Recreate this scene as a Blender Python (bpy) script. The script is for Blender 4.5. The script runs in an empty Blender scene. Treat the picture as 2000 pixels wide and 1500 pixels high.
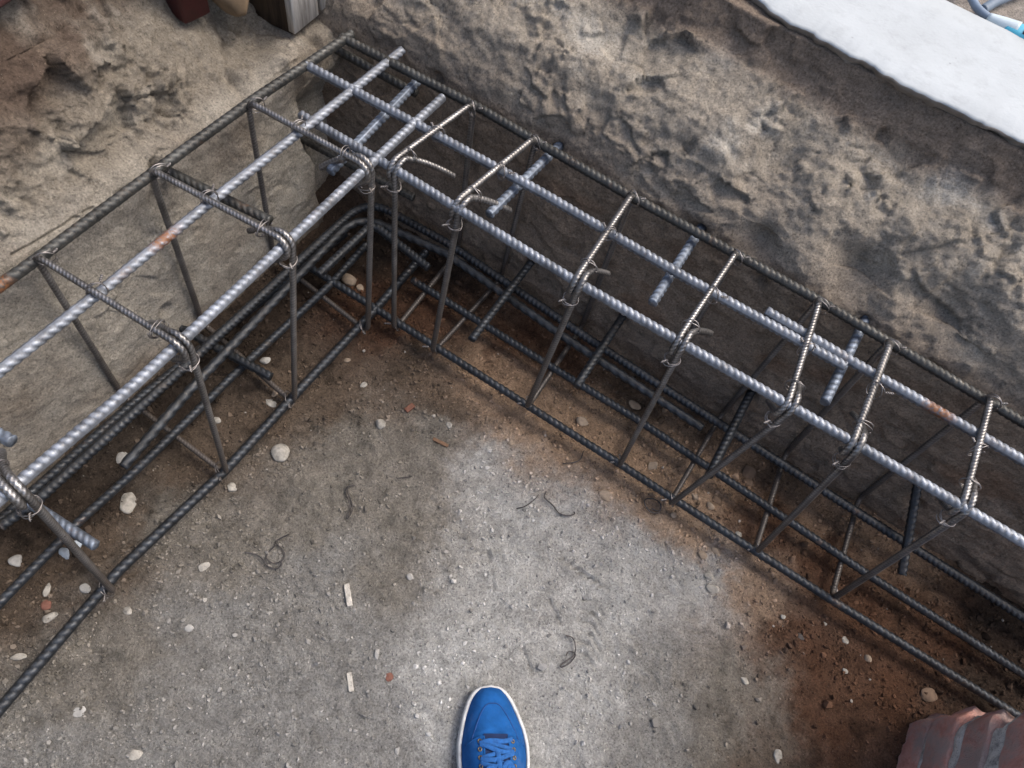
import bpy, math, random
import numpy as np
from mathutils import Vector, Matrix

# ------------------------------------------------------------------ camera, sky, sun, exposure
scene = bpy.context.scene
COL = scene.collection
H = 1.3                       # the phone is held about 1.3 m above the trench floor
F = 1437.26                   # focal length in pixels of the 2000 px wide photograph
RC = np.array([[0.832510, 0.536772, 0.137127], [0.530882, -0.702160, -0.474486], [-0.158405, 0.467812, -0.869517]])          # world -> camera (x right, y down, z forward)
cam_d = bpy.data.cameras.new('camera'); cam = bpy.data.objects.new('camera', cam_d); COL.objects.link(cam)
cam_d.sensor_width = 36.0; cam_d.sensor_fit = 'HORIZONTAL'; cam_d.lens = F / 2000 * 36.0
cam_d.clip_start = 0.02; cam_d.clip_end = 500
M = Matrix.Identity(4)
for i in range(3):
    M[i][0] = RC[0][i]; M[i][1] = -RC[1][i]; M[i][2] = -RC[2][i]
M[2][3] = H
cam.matrix_world = M
scene.camera = cam

SUN_EL, SUN_AZ = math.radians(60), math.radians(48)     # azimuth from +Y towards +X
world = bpy.data.worlds.new('World'); scene.world = world; world.use_nodes = True
wn = world.node_tree.nodes; wl = world.node_tree.links
sky = wn.new('ShaderNodeTexSky'); sky.sky_type = 'NISHITA'; sky.sun_disc = False
sky.sun_elevation = SUN_EL; sky.sun_rotation = SUN_AZ
sky.air_density = 1.0; sky.dust_density = 6.0; sky.ozone_density = 1.0
wl.new(sky.outputs[0], wn['Background'].inputs[0]); wn['Background'].inputs[1].default_value = 0.15
sd = bpy.data.lights.new('sun', 'SUN'); sd.energy = 1.0; sd.angle = math.radians(24); sd.color = (1.0, 0.96, 0.9)
sun = bpy.data.objects.new('sun', sd); COL.objects.link(sun)
sv = Vector((math.cos(SUN_EL) * math.sin(SUN_AZ), math.cos(SUN_EL) * math.cos(SUN_AZ), math.sin(SUN_EL)))
sun.rotation_euler = sv.to_track_quat('Z', 'Y').to_euler(); sun.location = sv * 8
scene.view_settings.view_transform = 'Standard'; scene.view_settings.look = 'None'
scene.view_settings.gamma = 1.0; scene.view_settings.exposure = 0.74
scene.cycles.max_bounces = 6

# ------------------------------------------------------------------ helpers
rng = np.random.default_rng(7)
def at(px, z=0.0):
    """the point of the photographed pixel that lies at height z"""
    r = RC.T @ np.array([(px[0] - 1000) / F, (px[1] - 750) / F, 1.0])
    t = (z - H) / r[2]
    return np.array([r[0] * t, r[1] * t, z])

def _hash(ix, iy, seed):
    h = (ix.astype(np.int64) * 374761393 + iy.astype(np.int64) * 668265263 + seed * 1442695041) & 0xffffffff
    h = ((h ^ (h >> 13)) * 1274126177) & 0xffffffff
    return (h ^ (h >> 16)) & 0xffff
def perlin(x, y, seed=0):
    ix = np.floor(x); iy = np.floor(y); fx = x - ix; fy = y - iy
    u = fx * fx * fx * (fx * (fx * 6 - 15) + 10); v = fy * fy * fy * (fy * (fy * 6 - 15) + 10)
    def g(dx, dy):
        a = _hash(ix + dx, iy + dy, seed) / 65536.0 * 2 * np.pi
        return np.cos(a) * (fx - dx) + np.sin(a) * (fy - dy)
    a = g(0, 0) * (1 - u) + g(1, 0) * u; b = g(0, 1) * (1 - u) + g(1, 1) * u
    return (a * (1 - v) + b * v) * 1.5
def fbm(x, y, octs=5, seed=0, gain=0.5):
    s = 0; a = 1.0; n = 0
    for o in range(octs):
        s = s + a * perlin(x * 2 ** o + 17.3 * o, y * 2 ** o - 9.1 * o, seed + o); n += a; a *= gain
    return s / n
def worley(x, y, seed=0):
    ix = np.floor(x); iy = np.floor(y); d1 = np.full(np.shape(x), 9.0); d2 = d1.copy(); cid = np.zeros(np.shape(x))
    for dx in (-1, 0, 1):
        for dy in (-1, 0, 1):
            cx = ix + dx; cy = iy + dy
            px = cx + _hash(cx, cy, seed) / 65536.0; py = cy + _hash(cx, cy, seed + 77) / 65536.0
            d = np.hypot(px - x, py - y)
            c = d < d1
            d2 = np.where(c, d1, np.minimum(d2, d)); d1 = np.where(c, d, d1)
            cid = np.where(c, _hash(cx, cy, seed + 5) / 65536.0, cid)
    return d1, d2, cid
def facets(x, y, seed=0):
    """broken lumps: every cell is its own tilted face"""
    ix = np.floor(x); iy = np.floor(y); d1 = np.full(np.shape(x), 9.0); out = np.zeros(np.shape(x))
    for dx in (-1, 0, 1):
        for dy in (-1, 0, 1):
            cx = ix + dx; cy = iy + dy
            px = cx + _hash(cx, cy, seed) / 65536.0; py = cy + _hash(cx, cy, seed + 77) / 65536.0
            d = np.hypot(px - x, py - y); c = d < d1
            val = (_hash(cx, cy, seed + 5) / 65536.0 - .5) + 1.1 * ((x - px) * (_hash(cx, cy, seed + 9) / 32768.0 - 1) + (y - py) * (_hash(cx, cy, seed + 13) / 32768.0 - 1))
            d1 = np.where(c, d, d1); out = np.where(c, val, out)
    return out
def sstep(a, b, x):
    t = np.clip((x - a) / (b - a), 0, 1); return t * t * (3 - 2 * t)

def mesh(name, V, quads=None, tris=None, smooth=True, colors=None, mat=None):
    V = np.asarray(V, np.float32); me = bpy.data.meshes.new(name)
    nq = 0 if quads is None else len(quads); nt = 0 if tris is None else len(tris)
    me.vertices.add(len(V)); me.vertices.foreach_set('co', V.ravel())
    loops = []
    if nq: loops.append(np.asarray(quads, np.int32).ravel())
    if nt: loops.append(np.asarray(tris, np.int32).ravel())
    loops = np.concatenate(loops)
    me.loops.add(len(loops)); me.loops.foreach_set('vertex_index', loops)
    st = np.concatenate([np.arange(nq) * 4, nq * 4 + np.arange(nt) * 3]).astype(np.int32)
    me.polygons.add(nq + nt); me.polygons.foreach_set('loop_start', st)
    me.polygons.foreach_set('use_smooth', np.full(nq + nt, smooth))
    me.update(calc_edges=True); me.validate()
    if colors is not None:
        at_ = me.color_attributes.new('soil', 'FLOAT_COLOR', 'POINT')
        c = np.ones((len(V), 4), np.float32); c[:, :3] = colors
        at_.data.foreach_set('color', c.ravel())
    if mat: me.materials.append(mat)
    return me

class MB:
    """collects pieces into one mesh"""
    def __init__(s): s.v = []; s.q = []; s.t = []; s.n = 0; s.c = []
    def add(s, V, q=None, t=None, c=None):
        V = np.asarray(V, float)
        if c is not None: s.c.append(c)
        if q is not None and len(q): s.q.append(np.asarray(q) + s.n)
        if t is not None and len(t): s.t.append(np.asarray(t) + s.n)
        s.v.append(V); s.n += len(V)
    def build(s, name, mat, root=None, smooth=True):
        V = np.concatenate(s.v)
        off = np.zeros(3)
        if root is not None: off = world_loc(root)
        else: off = np.array([V[:, 0].mean(), V[:, 1].mean(), V[:, 2].min()])
        me = mesh(name, V - off, np.concatenate(s.q) if s.q else None, np.concatenate(s.t) if s.t else None, smooth, mat=mat, colors=np.repeat(np.concatenate(s.c)[:, None], 3, 1) if s.c else None)
        o = bpy.data.objects.new(name, me); COL.objects.link(o)
        if root is not None: o.parent = root
        else: o.location = off
        return o
def world_loc(o):
    p = np.zeros(3)
    while o is not None:
        p = p + np.array(o.location); o = o.parent
    return p
def empty(name, loc):
    o = bpy.data.objects.new(name, None); COL.objects.link(o); o.location = loc; o.empty_display_size = 0.05
    return o
def tag(o, label=None, cat=None, group=None, kind=None):
    if label: o['label'] = label
    if cat: o['category'] = cat
    if group: o['group'] = group
    if kind: o['kind'] = kind
    return o

def grid_quads(nu, nv, wrap=False):
    i = np.arange(nu - 1)[:, None] * nv; j = np.arange(nv if wrap else nv - 1)[None, :]
    j2 = (j + 1) % nv
    return np.stack([i + j, i + nv + j, i + nv + j2, i + j2], -1).reshape(-1, 4)

def resample(P, step):
    P = np.asarray(P, float); d = np.linalg.norm(np.diff(P, axis=0), axis=1); s = np.concatenate([[0], np.cumsum(d)])
    n = max(2, int(round(s[-1] / step)) + 1); t = np.linspace(0, s[-1], n)
    return np.stack([np.interp(t, s, P[:, k]) for k in range(3)], 1), t
def fillet(P, r, n=7):
    P = [np.asarray(p, float) for p in P]; out = [P[0]]
    for i in range(1, len(P) - 1):
        a = P[i - 1] - P[i]; b = P[i + 1] - P[i]; la = np.linalg.norm(a); lb = np.linalg.norm(b); a /= la; b /= lb
        ang = math.acos(max(-1, min(1, float(a @ b)))); d = min(r / math.tan(ang / 2), la * .49, lb * .49)
        p0 = P[i] + a * d; p2 = P[i] + b * d
        for k in range(n):
            t = k / (n - 1); out.append(p0 * (1 - t) ** 2 + 2 * P[i] * t * (1 - t) * 1.0 + p2 * t ** 2)
    out.append(P[-1]); return np.array(out)
def frames(P):
    T = np.gradient(P, axis=0); T /= np.linalg.norm(T, axis=1)[:, None] + 1e-12
    N = np.zeros_like(P); ref = np.array([0.13, 0.21, 1.0])
    if abs(T[0] @ ref) > 0.9: ref = np.array([1.0, .2, 0.1])
    n = ref - T[0] * (ref @ T[0]); n /= np.linalg.norm(n); N[0] = n
    for i in range(1, len(P)):
        n = n - T[i] * (n @ T[i]); n /= np.linalg.norm(n) + 1e-12; N[i] = n
    return T, N, np.cross(T, N)
def tube(mb, P, r, nt=8, step=None, rfun=None):
    """plain tube along P"""
    P = np.asarray(P, float)
    if step: P, s = resample(P, step)
    T, N, B = frames(P); th = np.arange(nt) * 2 * np.pi / nt
    rr = np.full((len(P), nt), r) if rfun is None else rfun(len(P), th)
    V = P[:, None] + (np.cos(th)[None, :, None] * N[:, None] + np.sin(th)[None, :, None] * B[:, None]) * rr[..., None]
    V = V.reshape(-1, 3); n = len(P)
    V = np.concatenate([V, P[:1], P[-1:]])
    k = np.arange(nt); k2 = (k + 1) % nt
    t = np.concatenate([np.stack([np.full(nt, n * nt), k2, k], 1), np.stack([np.full(nt, n * nt + 1), (n - 1) * nt + k, (n - 1) * nt + k2], 1)])
    mb.add(V, grid_quads(n, nt, True)[:, ::-1], t)
def rebar(mb, P, r, pitch, hr=None, nt=22, roll=0.0, slant=0.38):
    """ribbed reinforcing bar: two rows of slanted crescent ribs and two lengthwise ribs"""
    hr = r * 0.20 if hr is None else hr
    P, s = resample(P, pitch / 5.5); T, N, B = frames(P)
    th = np.arange(nt) * 2 * np.pi / nt
    thr = th + roll
    up = np.sin(thr) >= 0
    ph = s[:, None] / pitch + np.where(up, slant * np.cos(thr), 0.45 - slant * np.cos(thr))[None, :]
    fr = ph - np.floor(ph)
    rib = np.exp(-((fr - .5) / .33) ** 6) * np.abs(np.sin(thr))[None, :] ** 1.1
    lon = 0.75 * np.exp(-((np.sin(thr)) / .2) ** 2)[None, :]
    wob = 1 + 0.012 * np.sin(s * 37 + r * 1e4)[:, None]
    rr = r * wob * 0.88 + hr * np.maximum(rib, lon)
    V = P[:, None] + (np.cos(th)[None, :, None] * N[:, None] + np.sin(th)[None, :, None] * B[:, None]) * rr[..., None]
    n = len(P); V = np.concatenate([V.reshape(-1, 3), P[:1], P[-1:]])
    k = np.arange(nt); k2 = (k + 1) % nt
    t = np.concatenate([np.stack([np.full(nt, n * nt), k2, k], 1), np.stack([np.full(nt, n * nt + 1), (n - 1) * nt + k, (n - 1) * nt + k2], 1)])
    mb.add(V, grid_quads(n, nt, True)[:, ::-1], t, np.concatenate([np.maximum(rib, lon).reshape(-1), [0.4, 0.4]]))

def box(mb, lo, hi, rot=0.0, bev=0.0, jitter=0.0, cuts=1):
    """bevelled box; with cuts > 1 its faces are subdivided and roughened"""
    lo = np.array(lo, float); hi = np.array(hi, float); c = (lo + hi) / 2; h = (hi - lo) / 2
    n = cuts + 1
    g = np.linspace(-1, 1, n + 1)
    V = []; Q = []; base = 0
    for ax in range(3):
        for sgn in (-1, 1):
            a, b = [(1, 2), (2, 0), (0, 1)][ax]
            A, Bm = np.meshgrid(g, g, indexing='ij')
            p = np.zeros((n + 1, n + 1, 3)); p[..., ax] = sgn; p[..., a] = A; p[..., b] = Bm
            q = grid_quads(n + 1, n + 1)
            if sgn > 0: q = q
            else: q = q[:, ::-1]
            V.append(p.reshape(-1, 3)); Q.append(q + base); base += (n + 1) ** 2
    V = np.concatenate(V); Q = np.concatenate(Q)
    key = np.round(V * 1000).astype(int); _, first, inv = np.unique(key, axis=0, return_index=True, return_inverse=True)
    V = V[first]; Q = inv.reshape(-1)[Q]
    P = V * h
    if bev > 0:
        inner = np.clip(P, -(h - bev), h - bev); d = P - inner
        L = np.linalg.norm(d, axis=1); m = L > bev
        P[m] = inner[m] + d[m] / L[m][:, None] * bev
    if jitter:
        nrm = P / (np.linalg.norm(P, axis=1)[:, None] + 1e-9)
        f = fbm(P[:, 0] * 22 + c[0] * 50 + P[:, 2] * 9, P[:, 1] * 22 + P[:, 2] * 17 + c[1] * 30, 4, 3)
        P = P + nrm * f[:, None] * jitter
    cs, sn = math.cos(rot), math.sin(rot)
    P = np.stack([P[:, 0] * cs - P[:, 1] * sn, P[:, 0] * sn + P[:, 1] * cs, P[:, 2]], 1) + c
    mb.add(P, Q)

# icosphere template
def ico(sub):
    t = (1 + 5 ** .5) / 2
    v = [(-1, t, 0), (1, t, 0), (-1, -t, 0), (1, -t, 0), (0, -1, t), (0, 1, t), (0, -1, -t), (0, 1, -t), (t, 0, -1), (t, 0, 1), (-t, 0, -1), (-t, 0, 1)]
    f = [(0, 11, 5), (0, 5, 1), (0, 1, 7), (0, 7, 10), (0, 10, 11), (1, 5, 9), (5, 11, 4), (11, 10, 2), (10, 7, 6), (7, 1, 8), (3, 9, 4), (3, 4, 2), (3, 2, 6), (3, 6, 8), (3, 8, 9), (4, 9, 5), (2, 4, 11), (6, 2, 10), (8, 6, 7), (9, 8, 1)]
    v = [np.array(p) / np.linalg.norm(p) for p in v]
    for _ in range(sub):
        cache = {}; nf = []
        def mid(a, b):
            k = (min(a, b), max(a, b))
            if k not in cache:
                p = v[a] + v[b]; v.append(p / np.linalg.norm(p)); cache[k] = len(v) - 1
            return cache[k]
        for a, b, c in f:
            ab, bc, ca = mid(a, b), mid(b, c), mid(c, a); nf += [(a, ab, ca), (b, bc, ab), (c, ca, bc), (ab, bc, ca)]
        f = nf
    return np.array(v), np.array(f)
ICO0, ICO1, ICO3 = ico(0), ico(1), ico(3)

# ------------------------------------------------------------------ materials
class NT:
    def __init__(s, name):
        s.m = bpy.data.materials.new(name); s.m.use_nodes = True; s.nt = s.m.node_tree; s.n = s.nt.nodes; s.l = s.nt.links
        s.b = s.n['Principled BSDF']; s.pos = s.n.new('ShaderNodeNewGeometry')
    def noise(s, scale, detail=6, rough=.6, dist=0.0):
        t = s.n.new('ShaderNodeTexNoise'); t.inputs['Scale'].default_value = scale; t.inputs['Detail'].default_value = detail
        t.inputs['Roughness'].default_value = rough; t.inputs['Distortion'].default_value = dist
        s.l.new(s.pos.outputs['Position'], t.inputs['Vector']); return t.outputs['Fac']
    def voro(s, scale, feat='F1'):
        t = s.n.new('ShaderNodeTexVoronoi'); t.feature = feat; t.inputs['Scale'].default_value = scale
        s.l.new(s.pos.outputs['Position'], t.inputs['Vector']); return t.outputs['Distance']
    def ramp(s, fac, stops):
        t = s.n.new('ShaderNodeValToRGB'); e = t.color_ramp.elements
        while len(e) < len(stops): e.new(0.5)
        for k, (p, c) in enumerate(stops): e[k].position = p; e[k].color = (c[0], c[1], c[2], 1) if hasattr(c, '__len__') else (c, c, c, 1)
        s.l.new(fac, t.inputs['Fac']); return t.outputs['Color']
    def mixc(s, fac, a, b, mode='MIX'):
        t = s.n.new('ShaderNodeMix'); t.data_type = 'RGBA'; t.blend_type = mode
        def put(sock, v):
            if isinstance(v, tuple): sock.default_value = (v[0], v[1], v[2], 1)
            elif isinstance(v, (int, float)): sock.default_value = v
            else: s.l.new(v, sock)
        put(t.inputs[0], fac); put(t.inputs[6], a); put(t.inputs[7], b); return t.outputs[2]
    def math(s, op, a, b=0.0):
        t = s.n.new('ShaderNodeMath'); t.operation = op
        for k, v in enumerate((a, b)):
            if isinstance(v, (int, float)): t.inputs[k].default_value = v
            else: s.l.new(v, t.inputs[k])
        return t.outputs[0]
    def bump(s, h, strength=.5, dist=.002, normal=None):
        t = s.n.new('ShaderNodeBump'); t.inputs['Strength'].default_value = strength; t.inputs['Distance'].default_value = dist
        s.l.new(h, t.inputs['Height'])
        if normal is not None: s.l.new(normal, t.inputs['Normal'])
        return t.outputs['Normal']
    def out(s, color=None, rough=None, metal=None, normal=None, spec=None):
        for k, v in (('Base Color', color), ('Roughness', rough), ('Metallic', metal), ('Normal', normal), ('Specular IOR Level', spec)):
            if v is None: continue
            if isinstance(v, tuple): s.b.inputs[k].default_value = (v[0], v[1], v[2], 1)
            elif isinstance(v, (int, float)): s.b.inputs[k].default_value = v
            else: s.l.new(v, s.b.inputs[k])
        return s.m

def soil_mat(name, fine=1.0, depth=.011):
    k = NT(name)
    a = k.n.new('ShaderNodeAttribute'); a.attribute_name = 'soil'; c = a.outputs['Color']
    n1 = k.noise(38, 8, .7); n2 = k.noise(260, 6, .75); n3 = k.noise(900, 3, .6)
    c = k.mixc(1.0, c, k.ramp(n1, [(.3, .78), (.5, 1.0), (.72, 1.2)]), 'MULTIPLY')
    c = k.mixc(1.0, c, k.ramp(n2, [(.36, .48), (.45, .9), (.55, 1.05), (.64, 1.4)]), 'MULTIPLY')
    # pale grit and dark specks
    v = k.voro(330); grit = k.ramp(v, [(.0, 1.0), (.16, 1.0), (.2, 0.0)])
    sel = k.ramp(k.noise(120, 2, .5), [(.56, 0.0), (.62, 1.0)])
    gm = k.math('MULTIPLY', grit, sel)
    c = k.mixc(k.math('MULTIPLY', gm, .55), c, (.42, .37, .30))
    v2 = k.voro(210); dk = k.ramp(v2, [(.0, 1.0), (.10, 1.0), (.14, 0.0)])
    sel2 = k.ramp(k.noise(75, 2, .5), [(.47, 0.0), (.55, 1.0)])
    c = k.mixc(k.math('MULTIPLY', k.math('MULTIPLY', dk, sel2), .8), c, (.035, .03, .026))
    ck = k.ramp(k.noise(150, 4, .55, 1.2), [(.485, 0.0), (.50, 1.0), (.515, 0.0)])
    ck = k.math('MULTIPLY', ck, k.ramp(k.noise(60, 3, .6), [(.47, 0.0), (.6, 1.0)]))
    c = k.mixc(k.math('MULTIPLY', ck, .6), c, (.03, .025, .02))
    h = k.math('ADD', k.math('MULTIPLY', n2, 1.0), k.math('MULTIPLY', n3, .45)); h = k.math('SUBTRACT', h, k.math('MULTIPLY', ck, .5))
    h = k.math('ADD', h, k.math('MULTIPLY', gm, .35))
    nb = k.bump(h, 1.0 * fine, depth)
    return k.out(c, .95, 0, nb, .15)
M_FLOOR = soil_mat('trench_soil', 1.0)
M_WALL = soil_mat('cut_earth', 0.8, .006)

def steel_mat(name, base, dusty, rough, metal, rust=(), ribs=True, mud=False):
    k = NT(name)
    n1 = k.noise(30, 5, .65); n2 = k.noise(420, 4, .6)
    c = k.mixc(1.0, tuple(base), k.ramp(n1, [(.3, .55), (.7, 1.4)]), 'MULTIPLY')
    if ribs:                                   # rib shadow lines put into the colour: dark valleys, brightened ribs
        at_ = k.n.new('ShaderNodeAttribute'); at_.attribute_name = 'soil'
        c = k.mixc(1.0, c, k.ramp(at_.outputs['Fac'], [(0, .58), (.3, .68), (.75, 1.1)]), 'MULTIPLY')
    c = k.mixc(k.ramp(n2, [(.52, 0.0), (.72, dusty)]), c, (.16, .135, .11))
    c = k.mixc(k.ramp(k.noise(46, 6, .7), [(.56, 0.0), (.68, dusty * .8)]), c, (.15, .12, .092))
    ru = k.ramp(k.noise(14, 6, .7), [(.62, 0.0), (.72, .6)])
    c = k.mixc(ru, c, (.12, .065, .035))
    mt = k.math('SUBTRACT', metal, k.math('MULTIPLY', ru, .5))
    for (p, rad) in rust:
        d = k.n.new('ShaderNodeVectorMath'); d.operation = 'DISTANCE'; k.l.new(k.pos.outputs['Position'], d.inputs[0]); d.inputs[1].default_value = p
        dn = k.math('ADD', d.outputs['Value'], k.math('MULTIPLY', k.noise(110, 4, .7), rad * .9))
        f = k.ramp(k.math('DIVIDE', dn, rad * 2), [(.45, 1.0), (.8, 0.0)]); f = k.math('MULTIPLY', f, k.ramp(k.noise(230, 5, .7), [(.40, .15), (.52, 1.0)]))
        c = k.mixc(k.math('MULTIPLY', f, .9), c, (.19, .072, .02)); mt = k.math('MULTIPLY', mt, k.math('SUBTRACT', 1.0, k.math('MULTIPLY', f, .9)))
    if mud:                                    # splashed earth on the lower part of the links
        sx = k.n.new('ShaderNodeSeparateXYZ'); k.l.new(k.pos.outputs['Position'], sx.inputs[0])
        zz = k.math('ADD', sx.outputs['Z'], k.math('MULTIPLY', k.noise(40, 4, .6), .12))
        f = k.ramp(zz, [(.14, .9), (.40, .25), (.46, 0.0)])
        c = k.mixc(f, c, (.05, .040, .033)); mt = k.math('MULTIPLY', mt, k.math('SUBTRACT', 1.0, f))
    rg = k.ramp(k.noise(90, 4, .6), [(.3, rough - .08), (.7, rough + .16)])
    nb = k.bump(n2, .25, .0006)
    return k.out(c, rg, mt, nb)

def plain_mat(name, col, rough=.8, metal=0.0, var=.25, scale=60, bump=.3, bd=.001):
    k = NT(name); n = k.noise(scale, 6, .65)
    c = k.mixc(1.0, tuple(col), k.ramp(n, [(.3, 1 - var), (.7, 1 + var)]), 'MULTIPLY')
    return k.out(c, rough, metal, k.bump(k.noise(scale * 5, 5, .7), bump, bd))

# ------------------------------------------------------------------ trench floor
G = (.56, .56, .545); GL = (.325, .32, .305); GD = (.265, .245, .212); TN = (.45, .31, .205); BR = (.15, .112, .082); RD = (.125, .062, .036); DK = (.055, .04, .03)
CTRL = [(G, [(950, 1250), (1180, 1180), (1000, 1000), (1090, 1450), (980, 1120), (1320, 1150), (1120, 1020), (1230, 1080), (950, 900), (1400, 1130), (870, 1300), (860, 1450), (1150, 1320)]),
        (GL, [(700, 1250), (520, 1330), (320, 1470), (760, 1470), (560, 1480), (60, 1480), (1290, 1300), (1270, 1470), (420, 1180), (640, 1100), (700, 1400)]),
        (GD, [(450, 1050), (650, 960), (250, 1280), (340, 1010), (720, 860), (100, 1360), (800, 1010), (760, 1120), (1440, 1330), (600, 1020), (1400, 1450), (840, 880)]),
        (TN, [(1130, 850), (1250, 960), (1010, 780), (1360, 1040), (1160, 790), (1300, 920), (940, 720), (1080, 830), (1200, 860), (1460, 1150), (1640, 1010), (1740, 1060), (1420, 960), (1350, 860), (980, 830)]),
        (BR, [(560, 740), (650, 780), (200, 1060), (80, 1130), (800, 720), (60, 1080), (860, 790), (380, 900), (1560, 950), (1450, 1490), (1250, 780), (480, 830)]),
        (RD, [(700, 590), (850, 600), (1000, 660), (1500, 1010), (1600, 1110), (1600, 1310), (1740, 1350), (1700, 1180), (1850, 1250), (1620, 1440), (1480, 1020), (760, 650), (1540, 1230), (1120, 700)]),
        (DK, [(1900, 1350), (1950, 1200), (1380, 800), (740, 500), (640, 540), (500, 680), (350, 820), (180, 980), (60, 1010), (1240, 690), (1560, 880), (900, 540)])]  # dark soil, with the deep shadow under the bar bundle painted in
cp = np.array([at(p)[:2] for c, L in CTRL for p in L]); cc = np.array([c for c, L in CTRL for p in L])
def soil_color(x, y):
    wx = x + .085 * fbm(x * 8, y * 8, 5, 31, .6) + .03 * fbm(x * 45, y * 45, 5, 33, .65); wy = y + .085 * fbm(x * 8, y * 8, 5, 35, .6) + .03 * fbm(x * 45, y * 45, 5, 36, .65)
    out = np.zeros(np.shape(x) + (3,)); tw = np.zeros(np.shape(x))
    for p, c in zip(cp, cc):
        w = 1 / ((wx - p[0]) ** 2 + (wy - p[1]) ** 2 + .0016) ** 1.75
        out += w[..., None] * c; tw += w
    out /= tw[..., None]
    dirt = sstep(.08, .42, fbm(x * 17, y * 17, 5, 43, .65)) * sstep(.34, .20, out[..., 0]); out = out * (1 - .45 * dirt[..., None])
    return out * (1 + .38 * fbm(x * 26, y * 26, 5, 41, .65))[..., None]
# boot treads and scratches pressed into the dust
def PL(*p): return [at(q)[:2] for q in p]
TREADS = []
for k in range(6):
    ox, oy = k * 9, k * 21
    TREADS.append(PL((1140 - ox * .4, 1168 + oy), (1163 - ox * .4, 1174 + oy), (1182 - ox * .4, 1204 + oy)))
for k in range(7):
    TREADS.append(PL((1090 + 13 * k, 1092 + 9 * k), (1102 + 13 * k, 1090 + 9 * k), (1110 + 13 * k, 1100 + 9 * k)))
TREADS += [PL((930, 1078), (955, 1074), (958, 1094)), PL((965, 1073), (979, 1072), (982, 1094)), PL((1010, 1075), (1060, 1090)), PL((960, 1110), (966, 1150)), PL((1270, 1310), (1300, 1350)),
           PL((1300, 1060), (1320, 1110)), PL((1400, 1210), (1425, 1240)), PL((1075, 1170), (1095, 1215)), PL((1020, 1260), (1040, 1310)), PL((1240, 950), (1265, 990))]
for k in range(5):
    TREADS.append(PL((1330 + 10 * k, 1180 + 26 * k), (1356 + 10 * k, 1182 + 26 * k)))
def floor_h(x, y):
    h = .011 * fbm(x * 3.5, y * 3.5, 3, 1) + .006 * fbm(x * 13, y * 13, 4, 2)
    h = h + .0062 * fbm(x * 55, y * 55, 5, 4, .6)
    lump = sstep(-.1, .5, fbm(x * 7, y * 7, 3, 9)) * .8 + .35
    d1, d2, cid = worley(x * 95, y * 95, 11); h = h + lump * .0048 * np.clip(.55 - d1, 0, 1) * (cid > .4) * 1.8
    d1, d2, cid = worley(x * 42, y * 42, 13); h = h + lump * .007 * np.clip(.42 - d1, 0, 1) * (cid > .72) * 2.0
    d1, d2, cid = worley(x * 60, y * 60, 19); h = h - .006 * np.clip(.3 - d1, 0, 1) * (cid > .86) * 2.4
    for t in TREADS:
        t = np.array(t)
        for a, b in zip(t[:-1], t[1:]):
            L = ((b - a) ** 2).sum(); u = np.clip(((x - a[0]) * (b[0] - a[0]) + (y - a[1]) * (b[1] - a[1])) / L, 0, 1)
            d2_ = (x - a[0] - u * (b[0] - a[0])) ** 2 + (y - a[1] - u * (b[1] - a[1])) ** 2
            h = h - .0075 * np.exp(-d2_ / .0030 ** 2) + .0028 * np.exp(-d2_ / .0065 ** 2)
    h = h + .03 * sstep(.83, .93, y) + .03 * sstep(-.76, -.83, x)
    return h - .004
def floor_sheet():
    xs = np.concatenate([np.linspace(-1.1, -.86, 16)[:-1], np.linspace(-.86, 1.0, 700), np.linspace(1.0, 2.6, 60)[1:]])
    ys = np.concatenate([np.linspace(-1.6, -.46, 40)[:-1], np.linspace(-.46, .98, 540), np.linspace(.98, 1.1, 6)[1:]])
    X, Y = np.meshgrid(xs, ys, indexing='ij'); Z = floor_h(X, Y)
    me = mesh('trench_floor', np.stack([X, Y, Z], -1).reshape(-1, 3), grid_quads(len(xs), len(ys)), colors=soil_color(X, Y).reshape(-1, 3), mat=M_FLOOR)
    o = bpy.data.objects.new('trench_floor', me); COL.objects.link(o); tag(o, kind='structure')
floor_sheet()

# ------------------------------------------------------------------ cut earth walls
HOLES_R = [(-.615, .39), (-.356, .388), (-.07, .388), (.23, .388), (-.335, .12), (-.12, .12), (.17, .12), (.53, .1), (.06, .36)]
HOLES_L = [(.485, .372), (.695, .385), (.80, .40), (.885, .37), (.02, .37), (.38, .12), (.005, .12)]
def lumps(u, v, seed):
    wu = u + .018 * fbm(u * 11, v * 11, 4, seed + 20); wv = v + .018 * fbm(u * 11, v * 11, 4, seed + 21)
    m1 = sstep(-.04, .18, fbm(u * 5, v * 6, 4, seed + 22)); m2 = sstep(.0, .25, fbm(u * 8, v * 9, 4, seed + 23))
    a = facets(wu * 13, wv * 15, seed) * .026 * (.08 + m1)
    b = facets(wu * 34, wv * 38, seed + 2) * .0155 * (.15 + m2) + facets(wu * 80, wv * 86, seed + 6) * .0050 * (.25 + m2)
    g1, g2, c3 = worley(u * 60, v * 60, seed + 4)
    return a + b + np.clip(.6 - g1, 0, 1) * (c3 > .55) * .007 * m2 + .006 * fbm(u * 60, v * 60, 4, seed + 9)
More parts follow.
